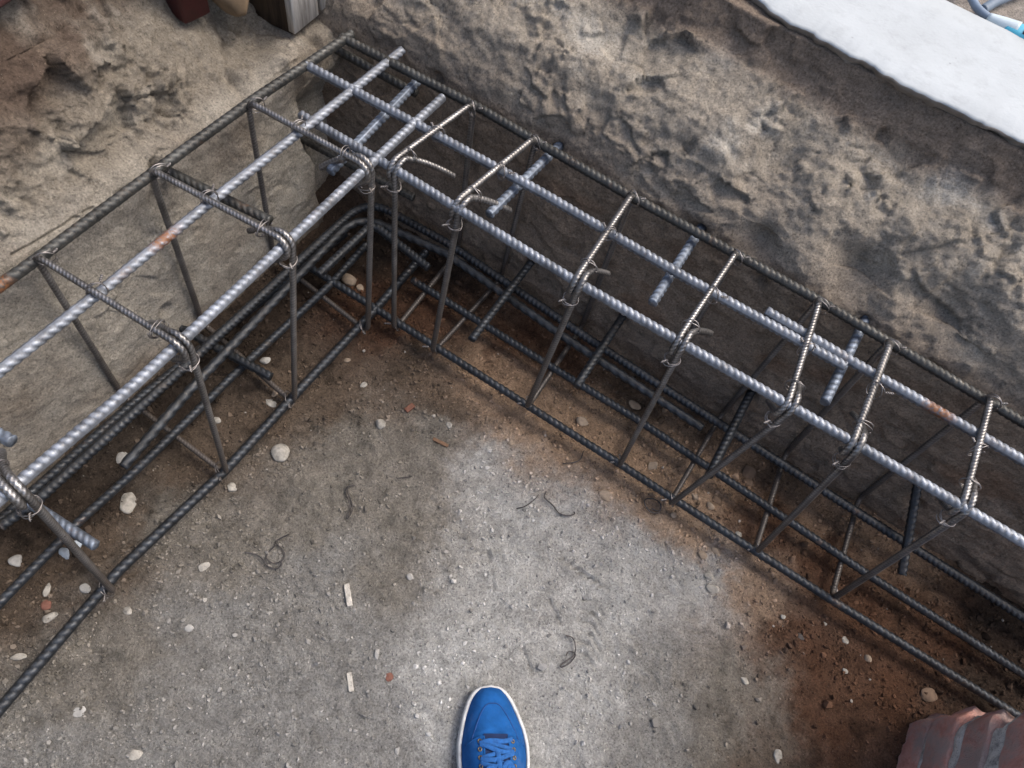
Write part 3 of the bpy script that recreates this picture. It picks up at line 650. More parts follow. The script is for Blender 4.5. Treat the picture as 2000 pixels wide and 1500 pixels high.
# ------------------------------------------------------------------ broken brick pier at the near right
def brick_pier():
    root = empty('brick_pier', (.80, .2, 0)); tag(root, 'broken pink brick pier with thick pale mortar joints beside the red brown soil', 'brick pier')
    k = NT('pink_brick'); n = k.noise(26, 7, .7, .3)
    c = k.ramp(n, [(.3, (.52, .22, .17)), (.48, (.74, .38, .31)), (.62, (.76, .44, .38)), (.75, (.68, .54, .48))])
    c = k.mixc(k.ramp(k.noise(13, 5, .65), [(.42, 0.0), (.6, .8)]), c, (.46, .39, .36))
    mb_ = k.out(c, .9, 0, k.bump(k.math('ADD', k.noise(90, 8, .75), k.math('MULTIPLY', k.noise(420, 5, .7), .5)), 1.0, .010), .2)
    k = NT('pale_mortar'); n = k.noise(60, 7, .7)
    c = k.ramp(n, [(.32, (.22, .215, .21)), (.5, (.52, .50, .47)), (.7, (.70, .68, .64))])
    v = k.voro(260); c = k.mixc(k.ramp(v, [(.0, .8), (.14, .8), (.2, 0.0)]), c, (.08, .075, .07))
    mm = k.out(c, .95, 0, k.bump(k.noise(160, 6, .75), .9, .004), .15)
    def course(name, z0, z1, x0, yend, mat, jit, cuts, ragged, label=None):
        mb = MB(); nv, nu, nz = 90, 26, 12
        # a lumpy bar of masonry running along Y, its far end broken off
        y = np.linspace(-.35, yend, nv); a = np.linspace(0, 2 * np.pi, 48, endpoint=False)
        Y, A = np.meshgrid(y, a, indexing='ij')
        hz, hx = (z1 - z0) / 2, .13
        e = .09
        cx = np.sign(np.cos(A)) * np.abs(np.cos(A)) ** e; cz = np.sign(np.sin(A)) * np.abs(np.sin(A)) ** e
        X = x0 + hx + hx * cx; Z = (z0 + z1) / 2 + hz * cz
        nn = jit * (fbm(Y * 14 + z0 * 40, Z * 18 + X * 10, 4, int(z0 * 1000)) + .5 * fbm(Y * 50, Z * 60 + X * 30, 3, 7))
        taper = 1 - sstep(yend - .035, yend, Y + .012 * fbm(Z * 40, X * 25, 3, 5)) * ragged
        X = x0 + hx + (X - x0 - hx) * (1) + nn * np.where(cx < 0, -1, 1) + (1 - taper) * .03 * (cx < 0)
        Z = (z0 + z1) / 2 + (Z - (z0 + z1) / 2) * (1 - (1 - taper) * .16)
        Y = Y + .016 * fbm(Z * 22, X * 22, 3, 9) * sstep(yend - .1, yend, Y)
        P = np.stack([X, Y, Z], -1).reshape(-1, 3); n0 = len(P)
        q = grid_quads(nv, 48, True)
        end = P[-48:].mean(0)[None]; P = np.concatenate([P, end]); kk = np.arange(48)
        mb.add(P, q, np.stack([(nv - 1) * 48 + kk, (nv - 1) * 48 + (kk + 1) % 48, np.full(48, n0)], 1))
        o = mb.build(name, mat, root)
        if label: o['label'] = label
    course('brick_course', -.03, .050, .690, .588, mb_, .006, 1, .9, 'lowest brick course with a chipped hollow')
    course('mortar_joint', .048, .058, .693, .580, mm, .004, 1, .7)
    course('brick_course', .056, .124, .690, .594, mb_, .006, 1, .8)
    course('mortar_joint', .122, .146, .694, .580, mm, .005, 1, .7)
    course('brick_course', .144, .204, .691, .578, mb_, .006, 1, .6)
    course('mortar_joint', .202, .236, .695, .568, mm, .005, 1, .6, 'thickest and palest mortar joint')
    course('brick_course', .234, .300, .692, .568, mb_, .006, 1, .5)
    course('mortar_joint', .298, .318, .696, .556, mm, .004, 1, .5)
    course('brick_course', .316, .385, .692, .556, mb_, .006, 1, .5)
    course('mortar_bed', .378, .398, .700, .540, mm, .010, 1, .5)
brick_pier()

# ------------------------------------------------------------------ things standing on the earth above the concrete face
def wood_mat(name, base, streak, scale=1.0):
    k = NT(name)
    mp = k.n.new('ShaderNodeMapping'); mp.inputs['Scale'].default_value = (70 * scale, 70 * scale, 5 * scale); k.l.new(k.pos.outputs['Position'], mp.inputs[0])
    t = k.n.new('ShaderNodeTexNoise'); t.inputs['Scale'].default_value = 1.6; t.inputs['Detail'].default_value = 8; t.inputs['Roughness'].default_value = .7; k.l.new(mp.outputs[0], t.inputs['Vector'])
    c = k.ramp(t.outputs['Fac'], [(.3, streak), (.55, base), (.75, tuple(min(1, v * 1.35) for v in base))])
    return k.out(c, .85, 0, k.bump(t.outputs['Fac'], .6, .003), .2)
def timber_post():
    m = wood_mat('weathered_lit_timber', (.55, .53, .50), (.22, .20, .18))  # pale copy of the timber, its bright lighting put into the colour
    root = empty('timber_post', (-.915, .90, .40)); tag(root, 'dark timber post with a pale brightly lit weathered face, standing in the corner above the cages', 'timber post')
    dk = wood_mat('stained_shaded_timber', (.10, .072, .05), (.035, .026, .02))  # dark stain plus the shade of that side, both put into the colour
    mb = MB(); box(mb, (-1.0, .850, .385), (-.882, .985, 1.45), math.radians(4), .003, .0015, 8); mb.build('post_core', dk, root)
    mb = MB(); box(mb, (-.881, .846, .398), (-.866, .918, 1.45), math.radians(4), .002, .001, 8); mb.build('lit_face', m, root)  # lit side of the same timber, added as separate pale pieces
    mb = MB(); box(mb, (-.884, .922, .404), (-.868, .984, 1.45), math.radians(4), .002, .001, 8); mb.build('lit_face', m, root)
timber_post()
def rock(mb, c, ax_a, ax_b, h, seed, flat=.25, sub=None, rough=.16, angular=0.0):
    """pebble with half axes ax_a, ax_b (vectors) and half height h; angular > 0 cuts flat facets"""
    v, f = ICO3 if sub is None else sub
    r = np.random.default_rng(seed)
    d = np.ones(len(v))
    for k in range(4):
        q = r.normal(size=3); q /= np.linalg.norm(q); d += rough * .5 * np.sin((v @ q) * (1.5 + k * 1.3) + r.uniform(0, 6)) / (1 + .5 * k)
    V = v * d[:, None]
    if angular:
        for k in range(9):
            q = r.normal(size=3); q /= np.linalg.norm(q); lim = r.uniform(.55, .85); p = V @ q; m = p > lim
            V[m] -= (p[m] - lim)[:, None] * q * angular
    V[:, 2] = np.where(V[:, 2] < -.55, -.55, V[:, 2])
    ax_a = np.array(ax_a, float); ax_b = np.array(ax_b, float); up = np.array([0, 0, h])
    P = c + V[:, :1] * ax_a + V[:, 1:2] * ax_b + V[:, 2:3] * up
    mb.add(P, None, f)
STONE = {'rusty': plain_mat('rusty_chip', (.16, .07, .05), .9, 0, .35, 80), 'white': plain_mat('white_stone', (.275, .26, .23), .85, 0, .45, 90, .6, .002), 'grey': plain_mat('grey_stone', (.30, .295, .28), .85, 0, .3, 60), 'tan': plain_mat('tan_stone', (.235, .185, .138), .9, 0, .35, 60),
         'brown': plain_mat('brown_clod', (.13, .088, .06), .95, 0, .35, 60, .6), 'red': plain_mat('red_chip', (.25, .075, .045), .9, 0, .35, 80), 'dark': plain_mat('dark_chip', (.06, .052, .048), .8, 0, .3, 80), 'blue': plain_mat('bluish_chunk', (.34, .39, .44), .85, 0, .3, 70),
         'yellow': plain_mat('yellow_stone', (.21, .145, .085), .9, 0, .3, 30, .5)}
mb = MB(); rock(mb, np.array([-.935, .785, .475]), (-.05, .012, 0), (.012, .036, 0), .055, 8, rough=.2, angular=1.0); o = mb.build('stone', STONE['yellow']); tag(o, 'yellowish stone block wedged between the timber post and the dark red board', 'stone')
mb = MB(); box(mb, (-1.0, .690, .46), (-.940, .742, 1.1), math.radians(-8), .004, .002, 5); o = mb.build('red_board', plain_mat('dark_red_paint', (.065, .008, .01), .55, 0, .3, 40)); tag(o, 'dark red painted board standing on the earth left of the yellowish stone', 'board')
root_b = empty('red_brick', (-1.01, .44, .60)); tag(root_b, 'dark red brick topped with pinkish mortar, jutting from the earth at the upper left', 'brick')
def tile_mat():
    k = NT('old_clay_tile'); c = k.ramp(k.noise(30, 6, .65), [(.3, (.20, .14, .12)), (.6, (.30, .22, .19))]); return k.out(c, .9, 0, k.bump(k.noise(120, 6, .7), .5, .003))
mb = MB(); box(mb, (-1.10, .34, .612), (-.957, .500, .652), math.radians(4), .005, .003, 8); mb.build('brick_body', plain_mat('dark_red_clay', (.06, .022, .02), .85, 0, .3, 50, .4), root_b)
mb = MB(); box(mb, (-1.10, .335, .650), (-.955, .497, .664), math.radians(4), .005, .005, 10); mb.build('mortar_bed', tile_mat(), root_b)

# ------------------------------------------------------------------ hoses and blue tool behind the slab
mb = MB(); tube(mb, fillet([at((1885, -60), .625), at((1895, -8), .628), at((1910, 20), .630), at((1945, 44), .630), at((1990, 66), .625), at((2080, 100), .62)], .05, 12), .0065, 14, .004)
o = mb.build('hose', plain_mat('grey_blue_rubber', (.17, .22, .29), .5, 0, .15, 40, .1)); tag(o, 'grey blue hose curving down to the far edge of the white slab', 'hose', 'hoses behind the slab')
mb = MB(); tube(mb, fillet([at((1918, 20), .618), at((1940, 6), .62), at((1990, -16), .62), at((2120, -60), .62)], .05, 12), .0085, 14, .004)
o = mb.build('hose', plain_mat('slate_rubber', (.12, .16, .21), .5, 0, .15, 40, .1)); tag(o, 'darker straight hose branching away behind the curved one', 'hose', 'hoses behind the slab')
def tool():
    A = at((1958, 56), .652); B = at((2040, 96), .652); d = (B - A) / np.linalg.norm(B - A); nrm = np.array([-d[1], d[0], 0]); ang = math.atan2(d[1], d[0])
    root = empty('power_tool', (float(A[0]), float(A[1]), .605)); tag(root, 'light blue plastic power tool lying behind the white slab in the top right corner', 'power tool')
    c = A + d * .12 + nrm * .012
    mb = MB(); box(mb, (c[0] - .12, c[1] - .020, .61), (c[0] + .12, c[1] + .020, .662), ang, .014, .002, 8); mb.build('housing', plain_mat('cyan_plastic', (.07, .36, .50), .35, 0, .08, 40, .05), root)
    mb = MB(); P = [A - d * .028 + nrm * .012, A - d * .005 + nrm * .013, A + d * .02 + nrm * .012]
    tube(mb, P, .012, 16, .004, lambda n, th: np.repeat((np.linspace(.007, .014, n))[:, None], len(th), 1)); mb.build('nozzle', plain_mat('pale_plastic', (.50, .58, .62), .4, 0, .08, 40, .05), root)
    e = A + d * .038 + nrm * .002
    mb = MB(); box(mb, (e[0] - .010, e[1] - .005, .652), (e[0] + .010, e[1] + .005, .6645), ang, .002); mb.build('vent_slot', plain_mat('black_plastic', (.02, .025, .03), .5), root)
tool()

# ------------------------------------------------------------------ stones and scraps lying on the floor
def zf(p): return float(floor_h(np.array([p[0]]), np.array([p[1]]))[0])
def stone(p0, p1, wr, kind, label, hr=.6, angular=0.0, seed=None, name='stone', cat='stone', z=None):
    """long axis between two pixels of the photograph, width ratio wr"""
    A, B = at(p0, .008), at(p1, .008); c = (A + B) / 2; a = (B - A) / 2; L = np.linalg.norm(a); b = np.array([-a[1], a[0], 0]) * wr
    h = L * min(wr, 1) * hr; zz = (zf(c) if z is None else z); c[2] = zz + h * .18
    mb = MB(); rock(mb, c, a, b, h, seed or int(p0[0] * 7 + p0[1]), angular=angular); o = mb.build(name, STONE[kind]); tag(o, label, cat, 'loose stones on the trench floor' if cat == 'stone' else None)
    return o
ST = [((548, 862), (546, 900), .92, 'white', 'largest smooth white pebble, on the dust right of the shorter cage', .7, 0),
      ((240, 952), (250, 1000), .62, 'white', 'tall angular white rock chip between the bars of the shorter cage', .5, .9),
      ((88, 1135), (79, 1166), .5, 'white', 'white finger shaped chip standing above the small red chip', .7, .5),
      ((74, 1213), (109, 1192), .55, 'white', 'white lozenge pebble just below the small red chip', .6, .3),
      ((14, 1283), (47, 1279), .45, 'white', 'knobbly pale stone at the left edge below the shorter cage', .7, .5),
      ((240, 1186), (254, 1197), .9, 'white', 'small white cube shaped stone beside the nearest left stirrup foot', .8, .9),
      ((384, 1112), (411, 1094), .6, 'white', 'sharp white flint chip alone on the grey dust left of the looped wire', .5, .9),
      ((78, 1170), (92, 1186), .9, 'rusty', 'small brick red chip among white stones inside the shorter cage', .5, .8),
      ((152, 1140), (172, 1152), .8, 'grey', 'grey pebble under the nearest left stirrup', .6, .3),
      ((223, 882), (247, 900), .95, 'grey', 'round flat grey pebble beneath the smooth bent bar', .5, 0),
      ((444, 938), (457, 957), .8, 'white', 'pale pebble touching the foot of the third left stirrup', .7, .3),
      ((414, 812), (430, 822), .7, 'white', 'small pale chip close to the second left stirrup leg', .7, .6),
      ((128, 1055), (157, 1066), .75, 'blue', 'bluish chunk beneath the end of the blue grey dowel', .8, .9),
      ((112, 1068), (133, 1086), .7, 'blue', 'second bluish chunk, half hidden by the nearest left stirrup', .7, .9),
      ((12, 1084), (34, 1098), .9, 'grey', 'grey lump at the far left between the lower bars', .7, .4),
      ((532, 774), (541, 756), .55, 'tan', 'slim tan pebble beside the foot of the second left stirrup', .6, .2),
      ((514, 772), (538, 790), .5, 'white', 'flat white flake lying against the stirrup bottom', .35, .7),
      ((670, 698), (684, 695), .8, 'tan', 'round tan pebble right of the shorter cage bottom bar', .7, 0),
      ((704, 752), (716, 741), .75, 'white', 'oval pale pebble in the bare middle of the floor near the corner', .7, 0),
      ((507, 705), (528, 698), .8, 'grey', 'pale rough lump behind the dark dowel end', .7, .6),
      ((736, 818), (752, 834), .9, 'white', 'white pebble with a dark crumb behind it, in the middle of the floor', .8, .4),
      ((874, 819), (882, 832), .8, 'white', 'split white pebble between the middle of the floor and the long cage', .7, .8),
      ((995, 862), (1007, 855), .8, 'tan', 'small pale stone in front of the third right stirrup foot', .7, .4),
      ((793, 1118), (809, 1126), .8, 'grey', 'dull grey stone above the upright white stick', .7, .5),
      ((669, 534), (695, 554), .72, 'tan', 'egg shaped stone in the dark corner below the low dowel', .8, 0),
      ((697, 553), (710, 565), .8, 'tan', 'crumbled chip beside the egg shaped stone', .6, .7),
      ((1174, 952), (1198, 972), .9, 'tan', 'tan clod in front of the bottom bar, left of the curly wire', .6, .7),
      ((1268, 912), (1290, 900), .8, 'tan', 'flat tan slab of earth behind the bottom bar near the fourth stirrup foot', .4, .8),
      ((1310, 1000), (1326, 1005), .9, 'tan', 'round tan stone touching the fifth stirrup foot', .7, 0),
      ((1380, 1118), (1400, 1128), .8, 'white', 'upper of two chalky lumps on the dust beyond the boot prints', .8, .6),
      ((1384, 1142), (1410, 1152), .7, 'white', 'lower and larger of two chalky lumps beyond the boot prints', .7, .6),
      ((1368, 1074), (1384, 1088), .9, 'tan', 'pale crumb heap stone in front of the sixth stirrup foot', .7, .5),
      ((1394, 1066), (1412, 1082), .7, 'tan', 'larger tan stone in front of the sixth stirrup foot', .7, .6),
      ((1455, 908), (1480, 934), .9, 'brown', 'brown clod between the two middle bottom bars', .8, .5),
      ((1453, 942), (1477, 938), .7, 'brown', 'brown flake just below the brown clod', .5, .7),
      ((1383, 980), (1398, 990), .9, 'tan', 'pale round pebble behind the fifth stirrup leg', .8, 0),
      ((1400, 962), (1410, 982), .8, 'brown', 'egg shaped brown pebble behind the fifth stirrup leg', .8, 0),
      ((1355, 960), (1374, 972), .7, 'tan', 'pale flat pebble under the fifth stirrup leg', .5, .3),
      ((1442, 1036), (1453, 1048), .8, 'white', 'white pebble on red soil behind the bottom bar', .8, .2),
      ((1651, 1243), (1666, 1254), .9, 'white', 'round white pebble on the red brown soil', .7, 0),
      ((1615, 1212), (1623, 1220), .9, 'white', 'tiny white pebble above the round one on red brown soil', .8, 0),
      ((1528, 1199), (1538, 1207), .9, 'white', 'tiny white pebble at the edge of the grey dust', .8, 0),
      ((1452, 1322), (1468, 1336), .8, 'white', 'knobbly chalk crumb where grey dust meets red brown soil', .7, .8),
      ((1693, 1280), (1710, 1290), .9, 'tan', 'tan pebble below the round white one, nearer the bottom bar', .8, .4),
      ((1652, 1305), (1664, 1313), .8, 'white', 'small white chip straight below the round white pebble', .7, .6),
      ((1528, 1460), (1523, 1490), .62, 'white', 'pointed white stone chip near the bottom edge of the photo', .5, .5),
      ((1565, 1235), (1578, 1246), .8, 'dark', 'dark angular chip on the red brown soil', .6, .9),
      ((1800, 1352), (1836, 1362), .8, 'brown', 'flat brown stone just above the broken brick pier', .4, .4),
      ((1238, 706), (1256, 720), .8, 'tan', 'pale angular chip under the bent bars of the long cage', .6, .8),
      ((1228, 780), (1252, 796), .6, 'tan', 'flat tan stone between the bottom bars of the long cage', .45, .5),
      ((1131, 808), (1152, 824), .9, 'tan', 'rough tan clod behind the third stirrup foot', .7, .7),
      ((246, 1476), (278, 1472), .7, 'white', 'chalky white patch of mortar at the bottom edge of the floor', .4, .6),
      ((134, 1392), (164, 1384), .8, 'grey', 'flat grey stone sunk in the dust at the lower left', .25, .2),
      ((356, 1222), (376, 1228), .8, 'grey', 'pale grey stone sunk in the dust left of the upright sticks', .5, .3),
      ((752, 1316), (770, 1326), .8, 'rusty', 'red brown chip right of the lower white stick', .6, .8)]
for s in ST: stone(s[0], s[1], s[2], s[3], s[4], s[5], max(s[6], .45))
def stick(p0, p1, w, m, label, name='wood_sliver', cat='stick'):
    A, B = at(p0, .008), at(p1, .008); d = B - A; L = np.linalg.norm(d); ang = math.atan2(d[1], d[0]); c = (A + B) / 2; z = zf(c) + .0005
    mb = MB(); box(mb, (c[0] - L / 2, c[1] - w / 2, z), (c[0] + L / 2, c[1] + w / 2, z + w * .6), ang, w * .15, .0006, 6); o = mb.build(name, m); tag(o, label, cat)
M_PALEWOOD = plain_mat('pale_splinter', (.40, .38, .34), .85, 0, .45, 120, .6, .002); M_TWIG = plain_mat('twig_bark', (.13, .075, .045), .9, 0, .35, 90)
stick((676, 1138), (683, 1182), .010, M_PALEWOOD, 'upper white splinter standing out on the grey dust')
stick((681, 1312), (686, 1350), .0085, M_PALEWOOD, 'lower duller splinter straight below the white one')
stick((846, 853), (876, 868), .007, M_TWIG, 'short brown twig in the middle of the floor')
stick((792, 801), (808, 789), .011, plain_mat('dry_leaf', (.11, .045, .028), .8, 0, .3, 90), 'reddish brown leaf scrap behind the white pebble', 'dry_leaf', 'leaf')
def wire(pxs, label, r=.0011, seed=0, close=False):
    P = np.array([at(p, .006) for p in pxs]); rr = np.random.default_rng(seed)
    for i in range(len(P)): P[i, 2] = zf(P[i]) + .004 + rr.uniform(0, .004)
    # smooth through the points
    n = len(P); t = np.linspace(0, n - 1, n * 8); Q = []
    for u in t:
        i = min(int(u), n - 2); f = u - i; p0, p1, p2, p3 = P[max(i - 1, 0)], P[i], P[i + 1], P[min(i + 2, n - 1)]
        Q.append(.5 * (2 * p1 + (p2 - p0) * f + (2 * p0 - 5 * p1 + 4 * p2 - p3) * f * f + (3 * p1 - p0 - 3 * p2 + p3) * f ** 3))
    mb = MB(); tube(mb, Q, r, 6); o = mb.build('wire_scrap', S_WSCRAP); tag(o, label, 'wire', 'scraps of binding wire on the floor')
S_WSCRAP = steel_mat('scrap_wire_steel', (.06, .055, .055), .4, .5, .5, (), False)
wire([(693, 945), (680, 948), (674, 958), (680, 975), (684, 990), (680, 1003), (677, 1012), (683, 1008), (688, 990), (684, 972), (678, 955), (683, 947)], 'doubled hairpin of wire in the middle of the grey floor', .0011, 1)
wire([(565, 1043), (540, 1054), (538, 1064), (524, 1076), (520, 1090), (535, 1099), (552, 1092), (555, 1078), (545, 1066), (538, 1062)], 'looped wire lying on the dust right of the flint chip', .0012, 2)
wire([(478, 1078), (500, 1082), (515, 1094), (522, 1104), (540, 1109), (550, 1100), (545, 1096)], 'wavy wire tail beside the looped one', .0011, 3)
wire([(1105, 1241), (1118, 1245), (1124, 1262), (1121, 1280), (1105, 1292), (1095, 1300), (1100, 1302), (1115, 1293), (1124, 1278), (1112, 1272), (1106, 1280)], 'tangled wire on the pale dust right of the shoe toe', .0011, 4)
wire([(1068, 958), (1064, 970), (1080, 985), (1092, 1000), (1108, 1006), (1122, 1003), (1122, 998)], 'hooked wire on the pale dust in front of the third stirrup', .0013, 5)
wire([(1010, 990), (1026, 988), (1042, 976), (1053, 965)], 'gently bent wire left of the hooked one', .0011, 6)
wire([(1290, 1001), (1272, 998), (1260, 985), (1262, 974), (1278, 972), (1290, 984), (1290, 996), (1275, 992)], 'curl of wire beside the fifth stirrup foot', .0013, 7)
wire([(1157, 958), (1140, 880), (1130, 900), (1100, 903)][1:], 'short straight wire in front of the third stirrup foot', .0010, 8)
wire([(775, 933), (792, 932), (805, 930)], 'tiny wire piece in the middle of the floor', .0009, 9)

# rocks showing in the cut earth
def wrock(c, a, b, h, kind, label, ang=.6, seed=1):
    mb = MB(); v, f = ICO3; rr = np.random.default_rng(seed); d = np.ones(len(v))
    rock(mb, np.array(c), a, b, h, seed, angular=ang, rough=.2); o = mb.build('stone', STONE[kind]); tag(o, label, 'stone', 'stones bedded in the earth wall')

# ------------------------------------------------------------------ crumbs of grit, too many to count
def gravel():
    n = 42000
    x = rng.uniform(-.80, .95, n * 3); y = rng.uniform(-.42, .90, n * 3)
    dens = .35 + .9 * fbm(x * 6, y * 6, 4, 201) + .25 * sstep(-.1, -.6, x) + .3 * sstep(.45, .6, y)
    dens = dens * (1 - .6 * sstep(-.35, .0, x - .5 * y) * sstep(.62, .45, y)); keep = rng.uniform(0, 1, n * 3) < dens * .75; x = x[keep][:n]; y = y[keep][:n]; n = len(x)
    s = .0008 + .0034 * rng.uniform(0, 1, n) ** 7 + .0006 * rng.uniform(0, 1, n)
    m = 1500; xc = rng.uniform(-.78, .95, m); yc = rng.uniform(-.4, .9, m); p = .12 + .75 * sstep(.55, .72, yc) + .5 * sstep(-.55, -.68, xc) + .5 * sstep(.25, .6, xc + yc - .35); kk = rng.uniform(0, 1, m) < p * .6
    x = np.concatenate([x, xc[kk]]); y = np.concatenate([y, yc[kk]]); s = np.concatenate([s, .002 + .0065 * rng.uniform(0, 1, kk.sum()) ** 2.6]); n = len(x)
    z = floor_h(x, y) + s * .25
    v, f = ICO0
    A = rng.normal(size=(n, 3, 3)); Q, _ = np.linalg.qr(A)
    sc = rng.uniform(.55, 1.25, (n, 3))
    V = (v[None] * (1 + .25 * rng.normal(size=(n, 12, 1)))) * sc[:, None, :]
    V = np.einsum('nij,nkj->nki', Q, V) * s[:, None, None] + np.stack([x, y, z], 1)[:, None, :]
    T = f[None] + (np.arange(n) * 12)[:, None, None]
    k = NT('grit'); rnd = k.pos.outputs['Random Per Island']
    a = k.n.new('ShaderNodeAttribute'); a.attribute_name = 'soil'
    c = k.mixc(1.0, a.outputs['Color'], k.ramp(rnd, [(0, .3), (.35, .55), (.7, .75), (.95, .88)]), 'MULTIPLY')
    c = k.mixc(k.ramp(rnd, [(.992, 0.0), (.996, .6)]), c, (.42, .40, .36))
    cl = np.repeat(soil_color(x, y), 12, 0)
    m = k.out(c, .95, 0, None, .15)
    me = mesh('gravel', V.reshape(-1, 3), None, T.reshape(-1, 3), False, colors=cl, mat=m); o = bpy.data.objects.new('gravel', me); COL.objects.link(o)
    tag(o, 'fine grit and crumbs strewn over the trench floor', 'gravel', kind='stuff')
gravel()

# ------------------------------------------------------------------ blue canvas shoe on the floor
def sneaker():
    tip = np.array([.041, .198]); ax = np.array([-.541, .841]); pe = np.array([.841, .541])
    Z0 = zf(tip + ax * -.06) - .001
    root = empty('canvas_shoe', (tip[0] - ax[0] * .12, tip[1] - ax[1] * .12, Z0)); tag(root, 'blue canvas lace up shoe with white rubber sole standing on the dust', 'shoe')
    u_ = np.array([0, .0025, .008, .016, .0255, .0455, .066, .088, .107, .125, .16, .20, .25, .275, .287, .291])
    l_ = np.array([0, .0165, .0258, .0325, .0375, .0440, .0478, .0508, .050, .048, .042, .038, .036, .030, .017, 0])
    r_ = np.array([0, .0165, .0252, .0328, .0390, .0490, .0578, .0633, .0645, .064, .059, .050, .040, .031, .017, 0])
    s = np.linspace(0, 1, 90); uu = .291 * (.5 - .5 * np.cos(np.pi * s))
    from_l = np.interp(uu, u_, l_); from_r = np.interp(uu, u_, r_)
    def W(u, w, z): 
        u = np.asarray(u, float); w = np.asarray(w, float); z = np.asarray(z, float) + 0 * u
        return np.stack([tip[0] - ax[0] * u + pe[0] * w, tip[1] - ax[1] * u + pe[1] * w, Z0 + z], -1)
    ring = np.concatenate([np.stack([uu, from_r], 1), np.stack([uu[::-1], -from_l[::-1]], 1)[1:-1]])
    # smooth the outline
    for _ in range(1): ring = .25 * np.roll(ring, 1, 0) + .5 * ring + .25 * np.roll(ring, -1, 0)
    ringn = np.roll(ring, -1, 0) - np.roll(ring, 1, 0); ringn = np.stack([-ringn[:, 1], ringn[:, 0]], 1); ringn /= np.linalg.norm(ringn, axis=1)[:, None]
    cen = np.array([.14, .0]); sg = np.sign(((ring - cen) * ringn).sum(1)); ringn *= np.where(sg.sum() > 0, 1, -1)
    def loop(inset, z): q = ring - ringn * inset; return W(q[:, 0], q[:, 1], z)
    n = len(ring)
    def strip(levels, name, mat, cap=False):
        mb = MB(); L = np.stack([loop(i, z) for i, z in levels]); q = grid_quads(len(levels), n, True)
        V = L.reshape(-1, 3); t = None
        if cap:
            c = V[-n:].mean(0)[None]; V = np.concatenate([V, c]); k = np.arange(n); b = (len(levels) - 1) * n; t = np.stack([b + k, b + (k + 1) % n, np.full(n, len(V) - 1)], 1)
        mb.add(V, q, t); return mb.build(name, mat, root)
    white = plain_mat('white_rubber', (.50, .51, .51), .6, 0, .25, 60, .2); navy = plain_mat('navy_line', (.02, .035, .09), .6, 0, .1)
    strip([(.006, .0), (.001, .002), (-.0004, .008), (-.0006, .0125), (.0004, .0150)], 'outsole', white)
    strip([(.0006, .0150), (.0012, .0155), (.0012, .0165), (.0006, .017)], 'sole_stripe', navy)
    strip([(.0004, .0170), (.0002, .020), (.0004, .0245), (.0016, .0272), (.0036, .0280), (.0056, .0276), (.0064, .024)], 'foxing', white)
    # upper
    hu = np.array([0, .005, .012, .02, .035, .055, .08, .10, .125, .16, .19, .22, .27, .291]); hh = np.array([.026, .036, .0435, .048, .052, .055, .062, .070, .080, .093, .102, .106, .108, .108])
    def S(u, sgm):
        u = np.asarray(u, float); sgm = np.asarray(sgm, float)
        l = np.interp(u, u_, l_) - .0062; r = np.interp(u, u_, r_) - .0062
        l = np.maximum(l, .0005); r = np.maximum(r, .0005)
        cw = (r - l) / 2; hw = (r + l) / 2
        h = np.interp(u, hu, hh)
        pro = np.clip(1 - np.abs(sgm) ** 2.7, 0, 1) ** .62
        tilt = 1 - .10 * sgm
        z = .023 + (h - .023) * pro * tilt
        w = cw + hw * sgm * (1 - .10 * pro * np.abs(sgm))
        return u, w, z
    us = .006 + (.285 - .006) * np.linspace(0, 1, 150) ** 1.15; ss = np.sin(np.linspace(-1, 1, 61) * np.pi / 2)
    U, SG = np.meshgrid(us, ss, indexing='ij'); u, w, z = S(U, SG)
    z = z + .0009 * fbm(u * 60, w * 60, 3, 301) - .0022 * np.exp(-((u - .074 - .010 * np.abs(SG)) / .004) ** 2) * (np.abs(SG) < .8) + .0012 * np.exp(-((u - .066 - .010 * np.abs(SG)) / .004) ** 2)
    V = W(u, w, z).reshape(-1, 3); q = grid_quads(150, 61)
    open_ = (U[:-1, :-1] > .185) & (np.abs(SG[:-1, :-1]) < .62); q = q[~open_.reshape(-1)]
    k = NT('blue_canvas'); 
    wv = k.n.new('ShaderNodeTexWave'); wv.inputs['Scale'].default_value = 420; wv.inputs['Distortion'].default_value = 1.5; k.l.new(k.pos.outputs['Position'], wv.inputs['Vector'])
    c = k.mixc(1.0, (.010, .082, .27), k.ramp(k.noise(45, 6, .6), [(.3, .8), (.7, 1.2)]), 'MULTIPLY')
    c = k.mixc(k.ramp(k.noise(30, 5, .7), [(.55, 0.0), (.8, .12)]), c, (.3, .3, .28))
    canvas = k.out(c, .9, 0, k.bump(k.math('ADD', wv.outputs['Fac'], k.noise(500, 3, .6)), .35, .0006), .15)
    tip_cap = W(*S(np.array([.0035]), np.array([0.0])))
    mb = MB(); nq = len(V); kk = np.arange(60)
    V2 = np.concatenate([V, W(np.array([.0035]), np.array([0.0]), np.array([.026]))]); mb.add(V2, q, np.stack([kk, kk + 1, np.full(60, nq)], 1)); mb.build('upper', canvas, root)
    dark = plain_mat('dark_blue_lining', (.006, .02, .075), .95, 0, .2)
    seam = plain_mat('seam_thread', (.008, .05, .19), .9, 0, .2)
    def surf(u, sg, lift=0): 
        a, b, c_ = S(np.asarray(u), np.asarray(sg)); return W(a, b, c_ + lift)
    # toe cap seam
    mb = MB(); t = np.linspace(-1, 1, 60); cap_u = .030 + .058 * np.abs(t) ** 3.2; tube(mb, surf(cap_u, t * .80, .0004), .0010, 6)
    t2 = np.linspace(0, 1, 30); tube(mb, surf(.088 + .11 * t2, .80 + .05 * t2, .0004), .0010, 6); tube(mb, surf(.088 + .11 * t2, -.80 - .05 * t2, .0004), .0010, 6); mb.build('toe_seam', seam, root)
